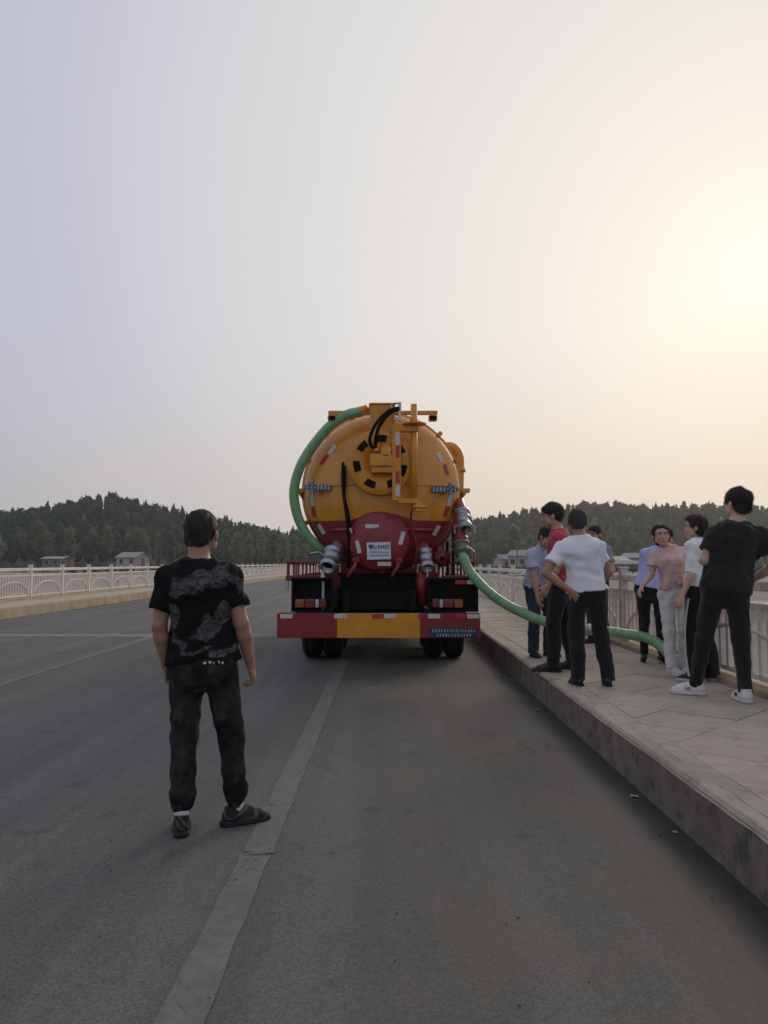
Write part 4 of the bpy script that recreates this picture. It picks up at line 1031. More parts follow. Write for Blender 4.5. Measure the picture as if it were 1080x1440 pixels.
def rotm(yaw, pitch, roll):
    return np.array(Matrix.Rotation(R(yaw), 3, 'Z') @ Matrix.Rotation(R(pitch), 3, 'X') @ Matrix.Rotation(R(roll), 3, 'Y'), np.float32)
def skin_mat(name, col):
    m, t, b = new_mat(name); l = t.links.new; v = mapped(t)
    c = mixc(t, noise(t, v, 9, 5, .6, .35, .7), tuple(x * .88 for x in col), tuple(min(1, x * y) for x, y in zip(col, (1.10, 1.04, 1.0))))
    l(c, b.inputs['Base Color']); b.inputs['Roughness'].default_value = .5; b.inputs['Subsurface Weight'].default_value = .15; b.inputs['Subsurface Radius'].default_value = (.02, .008, .004); b.inputs['Subsurface Scale'].default_value = .5
    bump_in(t, b, noise(t, v, 140, 3), .08, .003); return m
def hair_mat(name, col):
    m, t, b = new_mat(name); l = t.links.new
    v = mapped(t, (140, 140, 18)); n_ = noise(t, v, 1, 3)
    l(mixc(t, n_, tuple(c * .5 for c in col), tuple(c * 1.7 for c in col)), b.inputs['Base Color']); b.inputs['Roughness'].default_value = .55; b.inputs['Specular IOR Level'].default_value = .35
    bump_in(t, b, n_, .9, .01); return m
def cloth(name, col, var=.12, bump=.25, scale=14, rough=.9):
    m = M(name, col, rough, var, 3, bump * 2.2, scale, spec=.15, stretch=(1, 1, .55)); b = m.node_tree.nodes['Principled BSDF']
    b.inputs['Sheen Weight'].default_value = .15; b.inputs['Sheen Roughness'].default_value = .6; return m
def camo_tee():
    """black tee with blocks of grey abstract print"""
    m, t, b = new_mat('printed_black_tee'); l = t.links.new; v = mapped(t)
    ns = N('ShaderNodeTexNoise', t); ns.inputs['Scale'].default_value = 9; ns.inputs['Detail'].default_value = 5; l(v, ns.inputs['Vector'])
    cen = N('ShaderNodeVectorMath', t, operation='SUBTRACT'); cen.inputs[1].default_value = (.5, .5, .5); l(ns.outputs['Color'], cen.inputs[0])
    sc_ = N('ShaderNodeVectorMath', t, operation='SCALE'); sc_.inputs['Scale'].default_value = .16; l(cen.outputs[0], sc_.inputs[0])
    wv = N('ShaderNodeVectorMath', t, operation='ADD'); l(v, wv.inputs[0]); l(sc_.outputs[0], wv.inputs[1])
    s_ = N('ShaderNodeSeparateXYZ', t); l(wv.outputs[0], s_.inputs[0]); X, Z = s_.outputs[0], s_.outputs[2]; mask = None
    for cx, cz, an, hx, hz in ((-.03, 1.355, 14, .145, .050), (.055, 1.14, 52, .115, .045), (-.175, 1.165, 80, .075, .040), (-.12, 1.035, -35, .05, .03), (.15, 1.37, -60, .10, .018), (.03, .985, 4, .14, .014), (.235, 1.27, -65, .07, .020)):
        dx, dz = math_node(t, 'SUBTRACT', X, cx), math_node(t, 'SUBTRACT', Z, cz); c_, q_ = math.cos(R(an)), math.sin(R(an))
        u = math_node(t, 'ADD', math_node(t, 'MULTIPLY', dx, c_), math_node(t, 'MULTIPLY', dz, q_)); w = math_node(t, 'SUBTRACT', math_node(t, 'MULTIPLY', dz, c_), math_node(t, 'MULTIPLY', dx, q_))
        k = math_node(t, 'MULTIPLY', math_node(t, 'LESS_THAN', math_node(t, 'ABSOLUTE', u), hx), math_node(t, 'LESS_THAN', math_node(t, 'ABSOLUTE', w), hz))
        mask = k if mask is None else math_node(t, 'MAXIMUM', mask, k)
    tex = noise(t, mapped(t, (1, 1, 1.6), (0, R(35), 0)), 20, 6, .75, .40, .66, 1.2)
    f = math_node(t, 'MULTIPLY', mask, math_node(t, 'ADD', math_node(t, 'MULTIPLY', tex, .90), .05))
    l(mixc(t, f, (.008, .008, .009), (.15, .15, .147)), b.inputs['Base Color']); b.inputs['Roughness'].default_value = .9; b.inputs['Specular IOR Level'].default_value = .2
    bump_in(t, b, noise(t, v, 16, 4), .35, .01); return m
def sneaker_mat():
    """black mesh upper with grey panels"""
    m, t, b = new_mat('black_grey_sneaker'); l = t.links.new; v = mapped(t)
    w = N('ShaderNodeTexWave', t); w.inputs['Scale'].default_value = 9; w.inputs['Distortion'].default_value = 6; w.inputs['Detail'].default_value = 1; l(mapped(t, (1, 1, 1.6), (.6, .3, .4)), w.inputs['Vector'])
    f = math_node(t, 'GREATER_THAN', w.outputs['Fac'], .80)
    l(mixc(t, math_node(t, 'MULTIPLY', f, .7), (.012, .012, .013), (.10, .10, .10)), b.inputs['Base Color']); b.inputs['Roughness'].default_value = .7; bump_in(t, b, noise(t, v, 120, 3), .4, .004); return m
def camo_trousers():
    m, t, b = new_mat('dark_camouflage_cloth'); l = t.links.new; v = mapped(t)
    c = mixc(t, noise(t, v, 8, 3, .6, .45, .55), (.014, .014, .014), (.030, .029, .026)); c = mixc(t, noise(t, mapped(t, (1.2, 1, .8)), 11, 3, .6, .55, .60), c, (.044, .041, .036))
    l(c, b.inputs['Base Color']); b.inputs['Roughness'].default_value = .9; b.inputs['Specular IOR Level'].default_value = .2; bump_in(t, b, noise(t, v, 22, 4), .4, .01); return m
MAT.update(skin=skin_mat('skin', (.50, .29, .195)), skin_tan=skin_mat('tanned_skin', (.40, .215, .14)), skin_fair=skin_mat('fair_skin', (.60, .38, .28)), lips=M('lips', (.40, .11, .10), .5, .1, 20),
    hair=hair_mat('black_hair', (.020, .017, .015)), hair_brown=hair_mat('dark_brown_hair', (.026, .018, .013)), hair_grey=hair_mat('cropped_greying_hair', (.038, .035, .033)), fade=hair_mat('clipped_fade', (.075, .050, .038)),
    eye_white=M('eye_white', (.42, .40, .38), .3, .03, 20), iris=M('iris', (.02, .014, .01), .2, .1, 20),
    tee_camo=camo_tee(), shoe_mesh=sneaker_mat(), camo=camo_trousers(), tee_white=cloth('white_tee', (.80, .82, .88), .04), tee_red=cloth('crimson_tee', (.42, .045, .07)), shirt_blue=cloth('pale_blue_shirt', (.46, .50, .66), .10),
    tee_pink=cloth('dusty_pink_tee', (.70, .50, .48), .05), shirt_lilac=cloth('lilac_blouse', (.46, .48, .80), .06), top_white=cloth('white_knit_top', (.82, .83, .84), .04), tee_black=cloth('black_tee', (.016, .015, .015), .3),
    shirt_grey=cloth('grey_shirt', (.25, .26, .29)), trousers_black=cloth('black_trousers', (.012, .012, .013), .35), trousers_navy=cloth('navy_trousers', (.03, .035, .06), .3), trousers_grey=cloth('pale_grey_trousers', (.80, .79, .78), .05),
    shoe_black=M('black_shoe', (.016, .016, .017), .45, .3, 12, .2, 60), shoe_white=M('white_sneaker', (.68, .66, .63), .55, .1, 10, .2, 50), sole_black=M('black_sole', (.014, .014, .015), .8, .2, 12), sole_white=M('white_sole', (.58, .56, .53), .7, .15, 12), sock=cloth('white_sock', (.68, .68, .68)), grey_patch=M('grey_shoe_panel', (.16, .165, .17), .6, .2, 10),
    stripe=cloth('white_side_stripe', (.6, .6, .6)), belt=M('black_belt', (.012, .012, .012), .4, .2, 20))

# ---- shoes (toe towards +y, ankle over the origin), shared by everyone who wears that kind
SHOE = {}
def shoe_meshes(kind):
    if kind in SHOE: return SHOE[kind]
    f = Field((-.08, -.11, -.01), (.08, .23, .17), .005)
    if kind == 'heel':
        f.cone((0, -.045, .075), (0, .05, .045), .034, .034); f.cone((0, .05, .04), (0, .165, .018), .036, .020); f.cone((0, 0, .09), (0, -.01, .12), .036, .038, cut=True); f.plane((0, 0, 0), (0, 0, -1))
    else:
        w = .039 if kind == 'dress' else .042; tz = .030 if kind == 'dress' else .037
        f.cone((0, -.045, .045), (0, .03, .045), w * .90, w * .95); f.cone((0, .02, .045), (0, .125, tz), w, w * .92); f.cone((0, .11, tz), (0, .17 if kind != 'dress' else .185, tz - .012), w * .85, w * (.55 if kind == 'dress' else .68))
        f.cone((0, -.03, .06), (0, -.025, .105), .040, .041, cut=True); f.cone((0, -.01, .07), (0, .06, .06), .036, .03)
        if kind == 'sneaker': f.cone((0, .0, .10), (0, .09, .068), .022, .024)
        f.plane((0, 0, .012), (0, 0, -1))
    V, Q = f.nets(); up = (V, Q)
    s = Field((-.08, -.13, -.015), (.08, .25, .06), .005)
    if kind == 'heel': s.cone((0, -.055, 0), (0, -.05, .06), .011, .022); s.cone((0, .06, .006), (0, .155, .006), .032, .024); s.plane((0, 0, .013), (0, 0, 1))
    else:
        ww = .046 if kind == 'dress' else .050
        s.cone((0, -.052, .012), (0, .05, .012), ww * .86, ww * .88); s.cone((0, .04, .012), (0, .135, .012), ww * .92, ww * .95); s.cone((0, .13, .012), (0, .175, .014), ww * .92, ww * .66)
        s.plane((0, 0, .022 if kind == 'dress' else .032), (0, 0, 1))
    s.plane((0, 0, 0), (0, 0, -1))
    SHOE[kind] = (up, s.nets()); return SHOE[kind]
SHOEME = {}
def put_shoe(parent, ankle, ang, kind, mat, sole, scale=1.0, z=0, tilt=0):
    up, so = shoe_meshes(kind)
    k = (kind, mat, sole)
    if k not in SHOEME: SHOEME[k] = (mesh('shoe', up[0], up[1], MAT[mat], True), mesh('sole', so[0], so[1], MAT[sole], True))
    o = ob('shoe', SHOEME[k][0], parent, (ankle[0], ankle[1], z), ang, (scale, scale, scale)); o.rotation_euler = (tilt, 0, ang)
    ob('sole', SHOEME[k][1], o)
    if kind == 'sneaker':
        for i in range(4):
            y_, z_ = .035 + .022 * i, .100 - .0085 * i
            MB().tube([(-.026, y_ - .004, z_ - .014), (-.012, y_, z_ - .002), (.012, y_ + .004, z_ - .002), (.026, y_, z_ - .014)], .0032, 5).build('lace', 'grey_patch' if mat != 'shoe_white' else 'sole_white', o)
    return o

def mix(a, b_, t): return A3(a) * (1 - t) + A3(b_) * t
def unit(v): v = A3(v); return v / (np.linalg.norm(v) + 1e-9)
MALE = [(-.26, .075, .07, 0), (-.10, .150, .105, -.008), (.02, .172, .118, -.012), (.20, .160, .108, 0), (.38, .150, .103, .006), (.58, .163, .112, .004), (.74, .176, .118, -.004), (.85, .160, .104, -.008), (.93, .115, .084, -.010), (.98, .078, .070, -.010), (1.04, .062, .062, -.008)]
FEM = [(-.26, .070, .065, 0), (-.10, .158, .108, -.012), (.03, .172, .118, -.014), (.20, .150, .100, 0), (.40, .126, .088, .006), (.58, .138, .100, .012), (.74, .148, .108, .012), (.85, .134, .088, -.004), (.93, .098, .070, -.008), (.98, .066, .060, -.008), (1.04, .054, .054, -.006)]

def person(label, loc, rz, h, J=None, head=(0, 0, 0), fem=False, wide=1.0, belly=0, skin='skin', top=None, legs=None, shoes=None, hair=None, hand=None, res=.007, seed=1, curl=(22, 22), extras=None):
    J = J or {}; s = h / 1.75; top = top or {}; legs = legs or {}; shoes = shoes or {}; hair = hair or {}
    up_ = 1.026 if loc[2] > .1 else 1.0
    root = tag(empty('person', (loc[0] * up_, loc[1] * up_, loc[2]), rz), label, 'person'); root.scale = (up_, up_, up_)
    d = dict(P=(0, 0, .90 * s), N=(0, -.015, 1.475 * s), SL=(-(.165 if fem else .188) * s * wide, -.01, 1.385 * s), SR=((.165 if fem else .188) * s * wide, -.01, 1.385 * s),
             EL=(-.235 * s * wide, -.035, 1.125 * s), ER=(.235 * s * wide, -.035, 1.125 * s), WL=(-.245 * s * wide, .04, .885 * s), WR=(.245 * s * wide, .04, .885 * s),
             HL=(-.092 * s, 0, .89 * s), HR=(.092 * s, 0, .89 * s), KL=(-.105 * s, .02, .49 * s), KR=(.105 * s, .02, .49 * s), AL=(-.115 * s, -.02, .09), AR=(.115 * s, -.02, .09), H=(0, .035, h - .125 * s))
    d.update(J)
    for k in ('P', 'N', 'SL', 'SR'): d[k] = A3(d[k])
    prof = [(t, a * s * wide, (b_ + belly * max(0, 1 - abs(t - .25) / .35)) * s, c * s + belly * .6 * max(0, 1 - abs(t - .25) / .35)) for t, a, b_, c in (FEM if fem else MALE)]
    right = unit(A3(d['SR']) - A3(d['SL'])); ax = unit(d['N'] - d['P']); front = np.cross(ax, right)
    Rh = rotm(*head); Hc = A3(d['H']); hs = s * (1.06 if not fem else 1.03)
    hp = lambda x, y, z: Hc + Rh @ A3((x, y, z)) * hs
    allp = np.array([A3(v) for v in d.values()])
    lo, hi = allp.min(0) - .16, allp.max(0) + .16; lo[2] = min(lo[2], -.0) ; hi[2] = max(hi[2], Hc[2] + .17); lo[:2] -= .06; hi[:2] += .06; lo[2] = .02
    armk = .86 if fem else 1.0
    # ---- body: one continuous surface with head, face, ears, hands
    f = Field(lo, hi, res)
    f.torso(d['P'], d['N'], right, prof, -.12, 1.02, -.016 * s)
    f.cone(d['N'] - ax * .05, Hc + Rh @ A3((0, -.022, -.06)) * hs, .062 * s * (.80 if fem else 1), .058 * s * (.80 if fem else 1), .03)
    for S_, E_, W_ in (('SL', 'EL', 'WL'), ('SR', 'ER', 'WR')):
        f.cone(d['N'] - ax * .035 * s, d[S_], .036 * s, .046 * s, .04)
        f.cone(d[S_], d[E_], .052 * s * armk, .040 * s * armk, .03); m_ = mix(d[E_], d[W_], .30)
        f.cone(d[E_], m_, .040 * s * armk, .042 * s * armk, .015); f.cone(m_, d[W_], .042 * s * armk, .026 * s * armk, .015)
    for H_, K_, A_ in (('HL', 'KL', 'AL'), ('HR', 'KR', 'AR')):
        f.cone(d[H_], d[K_], .080 * s, .052 * s, .03); c_ = mix(d[K_], d[A_], .3) + A3((0, -.015, 0)); f.cone(d[K_], c_, .050 * s, .050 * s, .02); f.cone(c_, d[A_], .048 * s, .034 * s, .02)
    # head
    f.ell(hp(0, -.008, .022), A3((.079, .094, .088)) * hs, Rh, .02); f.ell(hp(0, .030, -.050), A3((.061 if not fem else .058, .064, .070 if not fem else .066)) * hs, Rh, .03)
    f.ell(hp(0, .070, -.100), A3((.026, .020, .018)) * hs, Rh, .025); f.ell(hp(0, .066 if not fem else .060, .030), A3((.052, .026, .028)) * hs, Rh, .02)
    for q in (-1, 1):
        f.ell(hp(q * .036, .066, -.028), A3((.022, .020, .020)) * hs, Rh, .02); f.ell(hp(q * .031, .098, .004), A3((.017, .014, .011)) * hs, Rh, .010, True)
        f.ell(hp(q * .089, -.006, -.016), A3((.010, .022, .033)) * hs, Rh @ rotm(q * 24, 0, 0), .006); f.ell(hp(q * .060, .030, -.062), A3((.014, .03, .03)) * hs, Rh, .02)
    nf = .8 if fem else 1.0; f.cone(hp(0, .091, .008), hp(0, .091 + .013 * nf, -.030), .009 * hs * nf, .012 * hs * nf, .012); f.ell(hp(0, .088 + .010 * nf, -.036), A3((.017, .012, .009)) * hs * nf, Rh, .008)
    f.ell(hp(0, .088, -.070), A3((.023, .012, .012)) * hs, Rh, .008)
    # hands
    for q, W_, E_ in ((-1, 'WL', 'EL'), (1, 'WR', 'ER')):
        e1 = unit(A3(d[W_]) - A3(d[E_])); up = None
        hd = (hand or {}).get('L' if q < 0 else 'R')
        if hd and 'dir' in hd: e1 = unit(hd['dir'])
        e3 = unit(hd['palm']) if hd and 'palm' in hd else unit(right * -q * 1.0 + front * .0)
        e3 = unit(e3 - e1 * (e3 @ e1)); e2 = np.cross(e1, e3) * q
        if hd and hd.get('flip'): e2 = -e2
        hk = s * (.90 if fem else 1.0); W0 = A3(d[W_]); cr = R((hd or {}).get('curl', curl[0 if q < 0 else 1]))
        Rp = np.stack([e2, e1, e3], 1).astype(np.float32)
        f.ell(W0 + e1 * .050 * hk, A3((.040, .054, .017)) * hk, Rp, .012)
        for i, (o2, ln) in enumerate(((.029, .070), (.010, .080), (-.010, .074), (-.028, .058))):
            p = W0 + e1 * (.090 - .006 * abs(i - 1)) * hk + e2 * o2 * hk; a_ = cr * (.5 + .15 * i); dr = e1 * math.cos(a_) + e3 * math.sin(a_) + e2 * .10 * (1.3 - i)
            for sg, (fr_, r0, r1) in enumerate(((.42, .0098, .0092), (.33, .0092, .0086), (.25, .0086, .0074))):
                p2 = p + unit(dr) * ln * fr_ * hk; f.cone(p, p2, r0 * hk, r1 * hk, .004); p = p2; a_ += cr * 1.1; dr = e1 * math.cos(a_) + e3 * math.sin(a_) + e2 * .06 * (1.3 - i)
        p = W0 + e1 * .030 * hk + e2 * .028 * hk; p2 = p + unit(e1 * .8 + e2 * .75 + e3 * .25) * .040 * hk; f.cone(p, p2, .0125 * hk, .0105 * hk, .01); f.cone(p2, p2 + unit(e1 * 1.0 + e2 * .30 + e3 * .35) * .030 * hk, .0105 * hk, .0085 * hk, .004)
    f.obj('body', skin, root)
    # ---- face pieces
    for q in (-1, 1):
        eb = MB().lathe([(-.0105, .002), (-.008, .0065), (0, .0098), (.007, .0070), (.0095, .002)], hp(q * .031, .0825, .004), Rh @ A3((0, 1, 0)), 12); e_ = eb.build('eye', 'eye_white', root, True)
        MB().cyl(hp(q * .031, .0895, .004), hp(q * .031, .0935, .004), .0066 * hs, .0045 * hs, 10).build('iris', 'iris', e_)
        MB().tube([hp(q * .014, .0955, .022), hp(q * .032, .0945, .027), hp(q * .049, .082, .022)], [.0030, .0042, .0022], 6).build('eyebrow', hair.get('mat', 'hair'), root)
    MB().tube([hp(-.022, .0935, -.071), hp(-.010, .101, -.070), hp(0, .1025, -.071), hp(.010, .101, -.070), hp(.022, .0935, -.071)], [.002, .0055, .0062, .0055, .002], 7).build('lips', 'lips', root, True)
    # ---- hair
    st = hair.get('style', 'short'); hm = hair.get('mat', 'hair')
    g_ = Field(Hc - .20, Hc + .20, .006 if res < .0065 else .007); th = hair.get('thick', .010)
    g_.ell(hp(0, -.014, .030), A3((.079 + th, .094 + th, .086 + th)) * hs, Rh, 0)
    g_.ell(hp(0, .052 if st != 'mop' else .040, .060), A3((.058, .036, .030 + th)) * hs, Rh, .02) if st in ('short', 'mop', 'bob') else None
    if st == 'crop':
        g_.ell(hp(0, -.042, -.040), A3((.064, .050, .058)) * hs, Rh, .03)
        g_.plane(hp(0, -.03, -.045), Rh @ A3((0, .66, -.75))); 
    elif st == 'short':
        g_.ell(hp(0, -.050, -.040), A3((.062, .044, .058)) * hs, Rh, .02); g_.plane(hp(0, -.01, -.026), Rh @ A3((0, .66, -.76)))
    elif st == 'mop':
        g_.ell(hp(0, -.035, .028), A3((.088, .088, .086)) * hs, Rh, .03); g_.ell(hp(0, -.045, -.045), A3((.070, .055, .060)) * hs, Rh, .03); g_.plane(hp(0, .0, -.034), Rh @ A3((0, .58, -.82)))
    elif st == 'bob':
        g_.ell(hp(0, -.040, .015), A3((.096, .090, .105)) * hs, Rh, .03); g_.ell(hp(0, -.055, -.055), A3((.075, .055, .075)) * hs, Rh, .03); g_.plane(hp(0, .012, -.03), Rh @ A3((0, .85, -.52)))
    elif st == 'tied':
        g_.ell(hp(0, -.095, -.02), A3((.042, .042, .042)) * hs, Rh, .02); [g_.ell(hp(q * .070, .012, .0), A3((.022, .045, .050)) * hs, Rh, .02) for q in (-1, 1)]; g_.plane(hp(0, .052, .048), Rh @ A3((0, .86, -.50))); g_.ell(hp(0, -.05, -.035), A3((.066, .045, .055)) * hs, Rh, .02); g_.plane(hp(0, -.015, -.055), Rh @ A3((0, .45, -.89)))
    if st != 'crop':
        for q in (-1, 1): g_.ell(hp(q * .092, .012, -.028), A3((.026, .024, .034)) * hs, Rh, .008, True)
    g_.wrinkle(.0030 if st == 'crop' else .0055, seed + 50, 2.6, (1, 1, .45)); hv, hq = g_.nets(); r_ = np.random.default_rng(seed + 70); kk = r_.choice(len(hq), min(len(hq), 4200), replace=False)
    q0, q1, q2 = hv[hq[kk, 0]], hv[hq[kk, 1]], hv[hq[kk, 2]]; nn = np.cross(q1 - q0, q2 - q0); nn /= np.linalg.norm(nn, axis=1)[:, None] + 1e-9
    cc = (q0 + q2) / 2; fl = (Rh @ A3((0, -.35, -.75)))[None] + r_.normal(size=nn.shape) * .45
    fl = fl - nn * (fl * nn).sum(1)[:, None]; fl /= np.linalg.norm(fl, axis=1)[:, None] + 1e-9
    Lh = {'crop': .007, 'short': .020, 'mop': .028, 'bob': .030, 'tied': .018}[st] * r_.uniform(.5, 1.3, (len(kk), 1)); lift = {'crop': .55, 'short': .40, 'mop': .30, 'bob': .16, 'tied': .12}[st]
    sd = np.cross(nn, fl) * r_.uniform(.0012, .0026, (len(kk), 1)); tip = cc + (fl + nn * lift) * Lh
    tv = np.stack([cc - sd - nn * .002, cc + sd - nn * .002, tip], 1).reshape(-1, 3); tf = np.arange(len(kk) * 3).reshape(-1, 3) + len(hv)
    ob('hair', mesh('hair', np.vstack([hv, tv]), hq.tolist() + tf.tolist(), MAT[hm], True), root)
    if st == 'crop':       # clipped fade below the hairline
        g2 = Field(Hc - .20, Hc + .20, .007); g2.ell(hp(0, -.010, .022), A3((.0805, .0955, .0890)) * hs, Rh, 0); g2.ell(hp(0, -.036, -.045), A3((.062, .048, .062)) * hs, Rh, .03)
        g2.plane(hp(0, -.03, -.066), Rh @ A3((0, .60, -.80))); g2.wrinkle(.002, seed + 90, 3.0); g2.obj('hair_fade', 'fade', root)
    # ---- top
    off = top.get('loose', .012); ln = top.get('hem', -.02); sv = top.get('sleeve', .62); ts = Field(lo, hi, .008 if res > .0065 else .0068)
    pr2 = [(t, a * (1 + (top.get('flare', .04) if t < .45 else 0)), b_ * (1 + (top.get('flare', .04) if t < .45 else 0)), c) for t, a, b_, c in prof]
    ts.torso(d['P'], d['N'], right, pr2, ln, 1.0, off, .02, 2.5, .004)
    if fem:
        for q in (-1, 1): ts.ell(mix(d['P'], d['N'], .70) + right * q * .062 * s + front * .088 * s, A3((.062, .052, .062)) * s, None, .04)
    for S_, E_, W_ in (('SL', 'EL', 'WL'), ('SR', 'ER', 'WR')):
        ts.cone(d['N'] - ax * .040 * s, A3(d[S_]), .034 * s + off, .046 * s + off, .05)
        if sv <= 1: ts.cone(d[S_], mix(d[S_], d[E_], sv), .052 * s * armk + off, (.050 + top.get('cuff', .012)) * s * armk + off * .6, .04, cut=True)
        else: ts.cone(d[S_], d[E_], .056 * s * armk + off, .050 * s * armk + off * .7, .03); ts.cone(d[E_], mix(d[E_], d[W_], sv - 1), .049 * s * armk + off * .7, .046 * s * armk + off, .02, cut=True)
    nk = top.get('neck', .056)
    ts.ell(d['N'] + ax * .045 * s + front * .036 * s, A3((nk * 1.05, nk * 1.15, nk)) * s, None, .008, True)
    ts.wrinkle(top.get('wr', .0062), seed, 1.0, (1, 1, .55)); sh = ts.obj('shirt', top['mat'], root)
    if top.get('collar'):
        P_ = [d['N'] + ax * .015 + right * math.cos(a) * .068 * s + front * (math.sin(a) * .068 * s + .012) - ax * .02 * max(0, math.sin(a)) for a in np.linspace(-math.pi * 1.40, math.pi * .40, 20)]
        MB().tube([Vector(p) for p in P_], .014, 8).build('collar', top['mat'], sh, True)
    # ---- trousers
    lt = Field((lo[0], lo[1], .0), (hi[0], hi[1], d['P'][2] + .22), .008 if res > .0065 else .0068)
    wt = legs.get('waist', .12); kl = legs.get('k', 1.0); stl = legs.get('style', 'straight'); hz = legs.get('hem', .055)
    lt.torso(d['P'], d['N'], right, prof, -.25, wt, .004, .03, 2.3)
    for q, (H_, K_, A_) in ((-1, ('HL', 'KL', 'AL')), (1, ('HR', 'KR', 'AR'))):
        rr = dict(straight=(.098, .074, .070, .066), slim=(.096, .066, .060, .050), wide=(.104, .092, .094, .096), jogger=(.102, .080, .072, .058))[stl]; rr = [x * s * kl for x in rr]
        A0, K0, H0 = A3(d[A_]), A3(d[K_]), A3(d[H_]); tt = (K0[2] - hz) / (K0[2] - A0[2]); e_ = K0 + (A0 - K0) * tt; m_ = mix(K0, e_, .45) + A3((0, -.012, 0))
        lt.cone(H0, K0, rr[0], rr[1], .035); lt.cone(K0, m_, rr[1], rr[2], .02); lt.cone(m_, e_, rr[2], rr[3], .02, cut=True)
        if stl == 'jogger':
            lt.cone(e_ + A3((0, 0, .07)), e_ + A3((0, 0, .012)), rr[2] * 1.05, rr[3] * 1.12, .01); lt.cone(e_, e_ - A3((0, 0, .055)), .045 * s, .043 * s, .004, cut=True)
    seat = d['P'] + A3((0, 0, 0)) - front * .055 * s - ax * .03
    for q in (-1, 1): lt.ell(seat + right * q * .075 * s, A3((.088, .075, .092)) * s, None, .04)
    lt.wrinkle(legs.get('wr', .0042), seed + 9, 1.0, (1, 1, .75)); tr = lt.obj('trousers', legs['mat'], root)
    # ---- shoes
    ks = shoes.get('scale', s * (.97 if fem else 1.0))
    for i, A_ in enumerate(('AL', 'AR')):
        ang = R((shoes.get('ang') or (12, -12))[i])
        so = put_shoe(root, d[A_], ang, shoes.get('kind', 'dress'), shoes.get('mat', 'shoe_black'), shoes.get('sole', 'sole_black'), ks, 0)
        if shoes.get('sock'): MB().lathe([(.06, .036), (.10, .040), (.17, .042)], (d[A_][0], d[A_][1], 0), (0, 0, 1), 16).build('sock', 'sock', root, True)
    return root, d, tr, sh

# ---- the ten-odd onlookers: coordinates are metres in each person's own frame (x right, y forward)
pc, dc_, trc, shc = person('man in black and grey printed T-shirt and dark camouflage trousers standing on the road', (-1.0, 4.40, 0), 0, 1.76,
    dict(P=(-.025, -.01, .90), N=(-.058, -.02, 1.475), SL=(-.225, -.02, 1.385), SR=(.112, -.02, 1.385), EL=(-.262, -.05, 1.12), WL=(-.240, .02, .885), ER=(.188, -.03, 1.13), WR=(.228, .05, .89),
         HL=(-.115, 0, .89), HR=(.065, 0, .89), KL=(-.125, 0, .50), KR=(.128, .03, .50), AL=(-.118, -.06, .09), AR=(.150, .085, .09), H=(-.052, .02, 1.632)),
    head=(-14, -4, 2), skin='skin_tan', wide=1.03, top=dict(mat='tee_camo', sleeve=.66, loose=.014, hem=.045, cuff=.010, flare=.05, wr=.007), legs=dict(mat='camo', style='jogger', hem=.145, waist=.10, k=.93, wr=.0055),
    shoes=dict(kind='sneaker', mat='shoe_mesh', sole='sole_black', ang=(14, -62), sock=True, scale=.98), hair=dict(style='crop', mat='hair', thick=.005), res=.006, seed=3, curl=(30, 42))
mb = MB()
for i, (x, w) in enumerate(((.018, .016), (.046, .014), (.066, .006), (.088, .020), (.112, .008))): mb.box((x, -.158 + .10 * (x - .02), .925 + .004 * (i % 2)), (w, .006, .012))
mb.build('waistband_lettering', 'sock', pc)

person('man in white T-shirt and black trousers with his hand on his hip at the kerb', (1.93, 7.44, WZ), 0, 1.66,
    dict(P=(-.045, 0, .86), N=(-.105, -.02, 1.395), SL=(-.275, -.02, 1.285), SR=(.065, -.02, 1.285), EL=(-.455, -.10, 1.045), WL=(-.235, -.135, .885), ER=(.165, .02, 1.05), WR=(.125, .22, .93),
         HL=(-.135, 0, .85), HR=(.045, 0, .85), KL=(-.145, .03, .47), KR=(.085, .02, .47), AL=(-.142, 0, .09), AR=(.128, -.03, .09), H=(-.122, .01, 1.535)),
    head=(-10, -8, 0), skin='skin_tan', wide=1.08, belly=.03, top=dict(mat='tee_white', sleeve=.60, loose=.014, hem=.055, wr=.0095, cuff=.012), legs=dict(mat='trousers_black', style='straight', waist=.12, k=1.03, hem=.04),
    shoes=dict(kind='dress', ang=(8, -10)), hair=dict(style='crop', mat='hair_grey', thick=.006), seed=7, hand={'L': dict(dir=(.7, .15, -.7), palm=(.2, .9, .1))})

person('tall man in crimson T-shirt and black trousers behind the man in the white T-shirt', (1.86, 8.42, WZ), R(72), 1.79,
    dict(N=(0, .03, 1.50), SL=(-.185, .01, 1.41), SR=(.185, .02, 1.41), H=(0, .085, 1.655), EL=(-.235, .0, 1.13), WL=(-.215, .12, .90), ER=(.24, .04, 1.13), WR=(.20, .16, .90), AL=(-.12, .09, .09), AR=(.12, -.10, .09), KL=(-.11, .08, .50), KR=(.11, -.01, .50)),
    head=(4, -10, 0), skin='skin', top=dict(mat='tee_red', sleeve=.62), legs=dict(mat='trousers_black', style='straight', hem=.04), shoes=dict(kind='dress', ang=(8, -4), scale=1.06), hair=dict(style='short', mat='hair', thick=.016), seed=11)

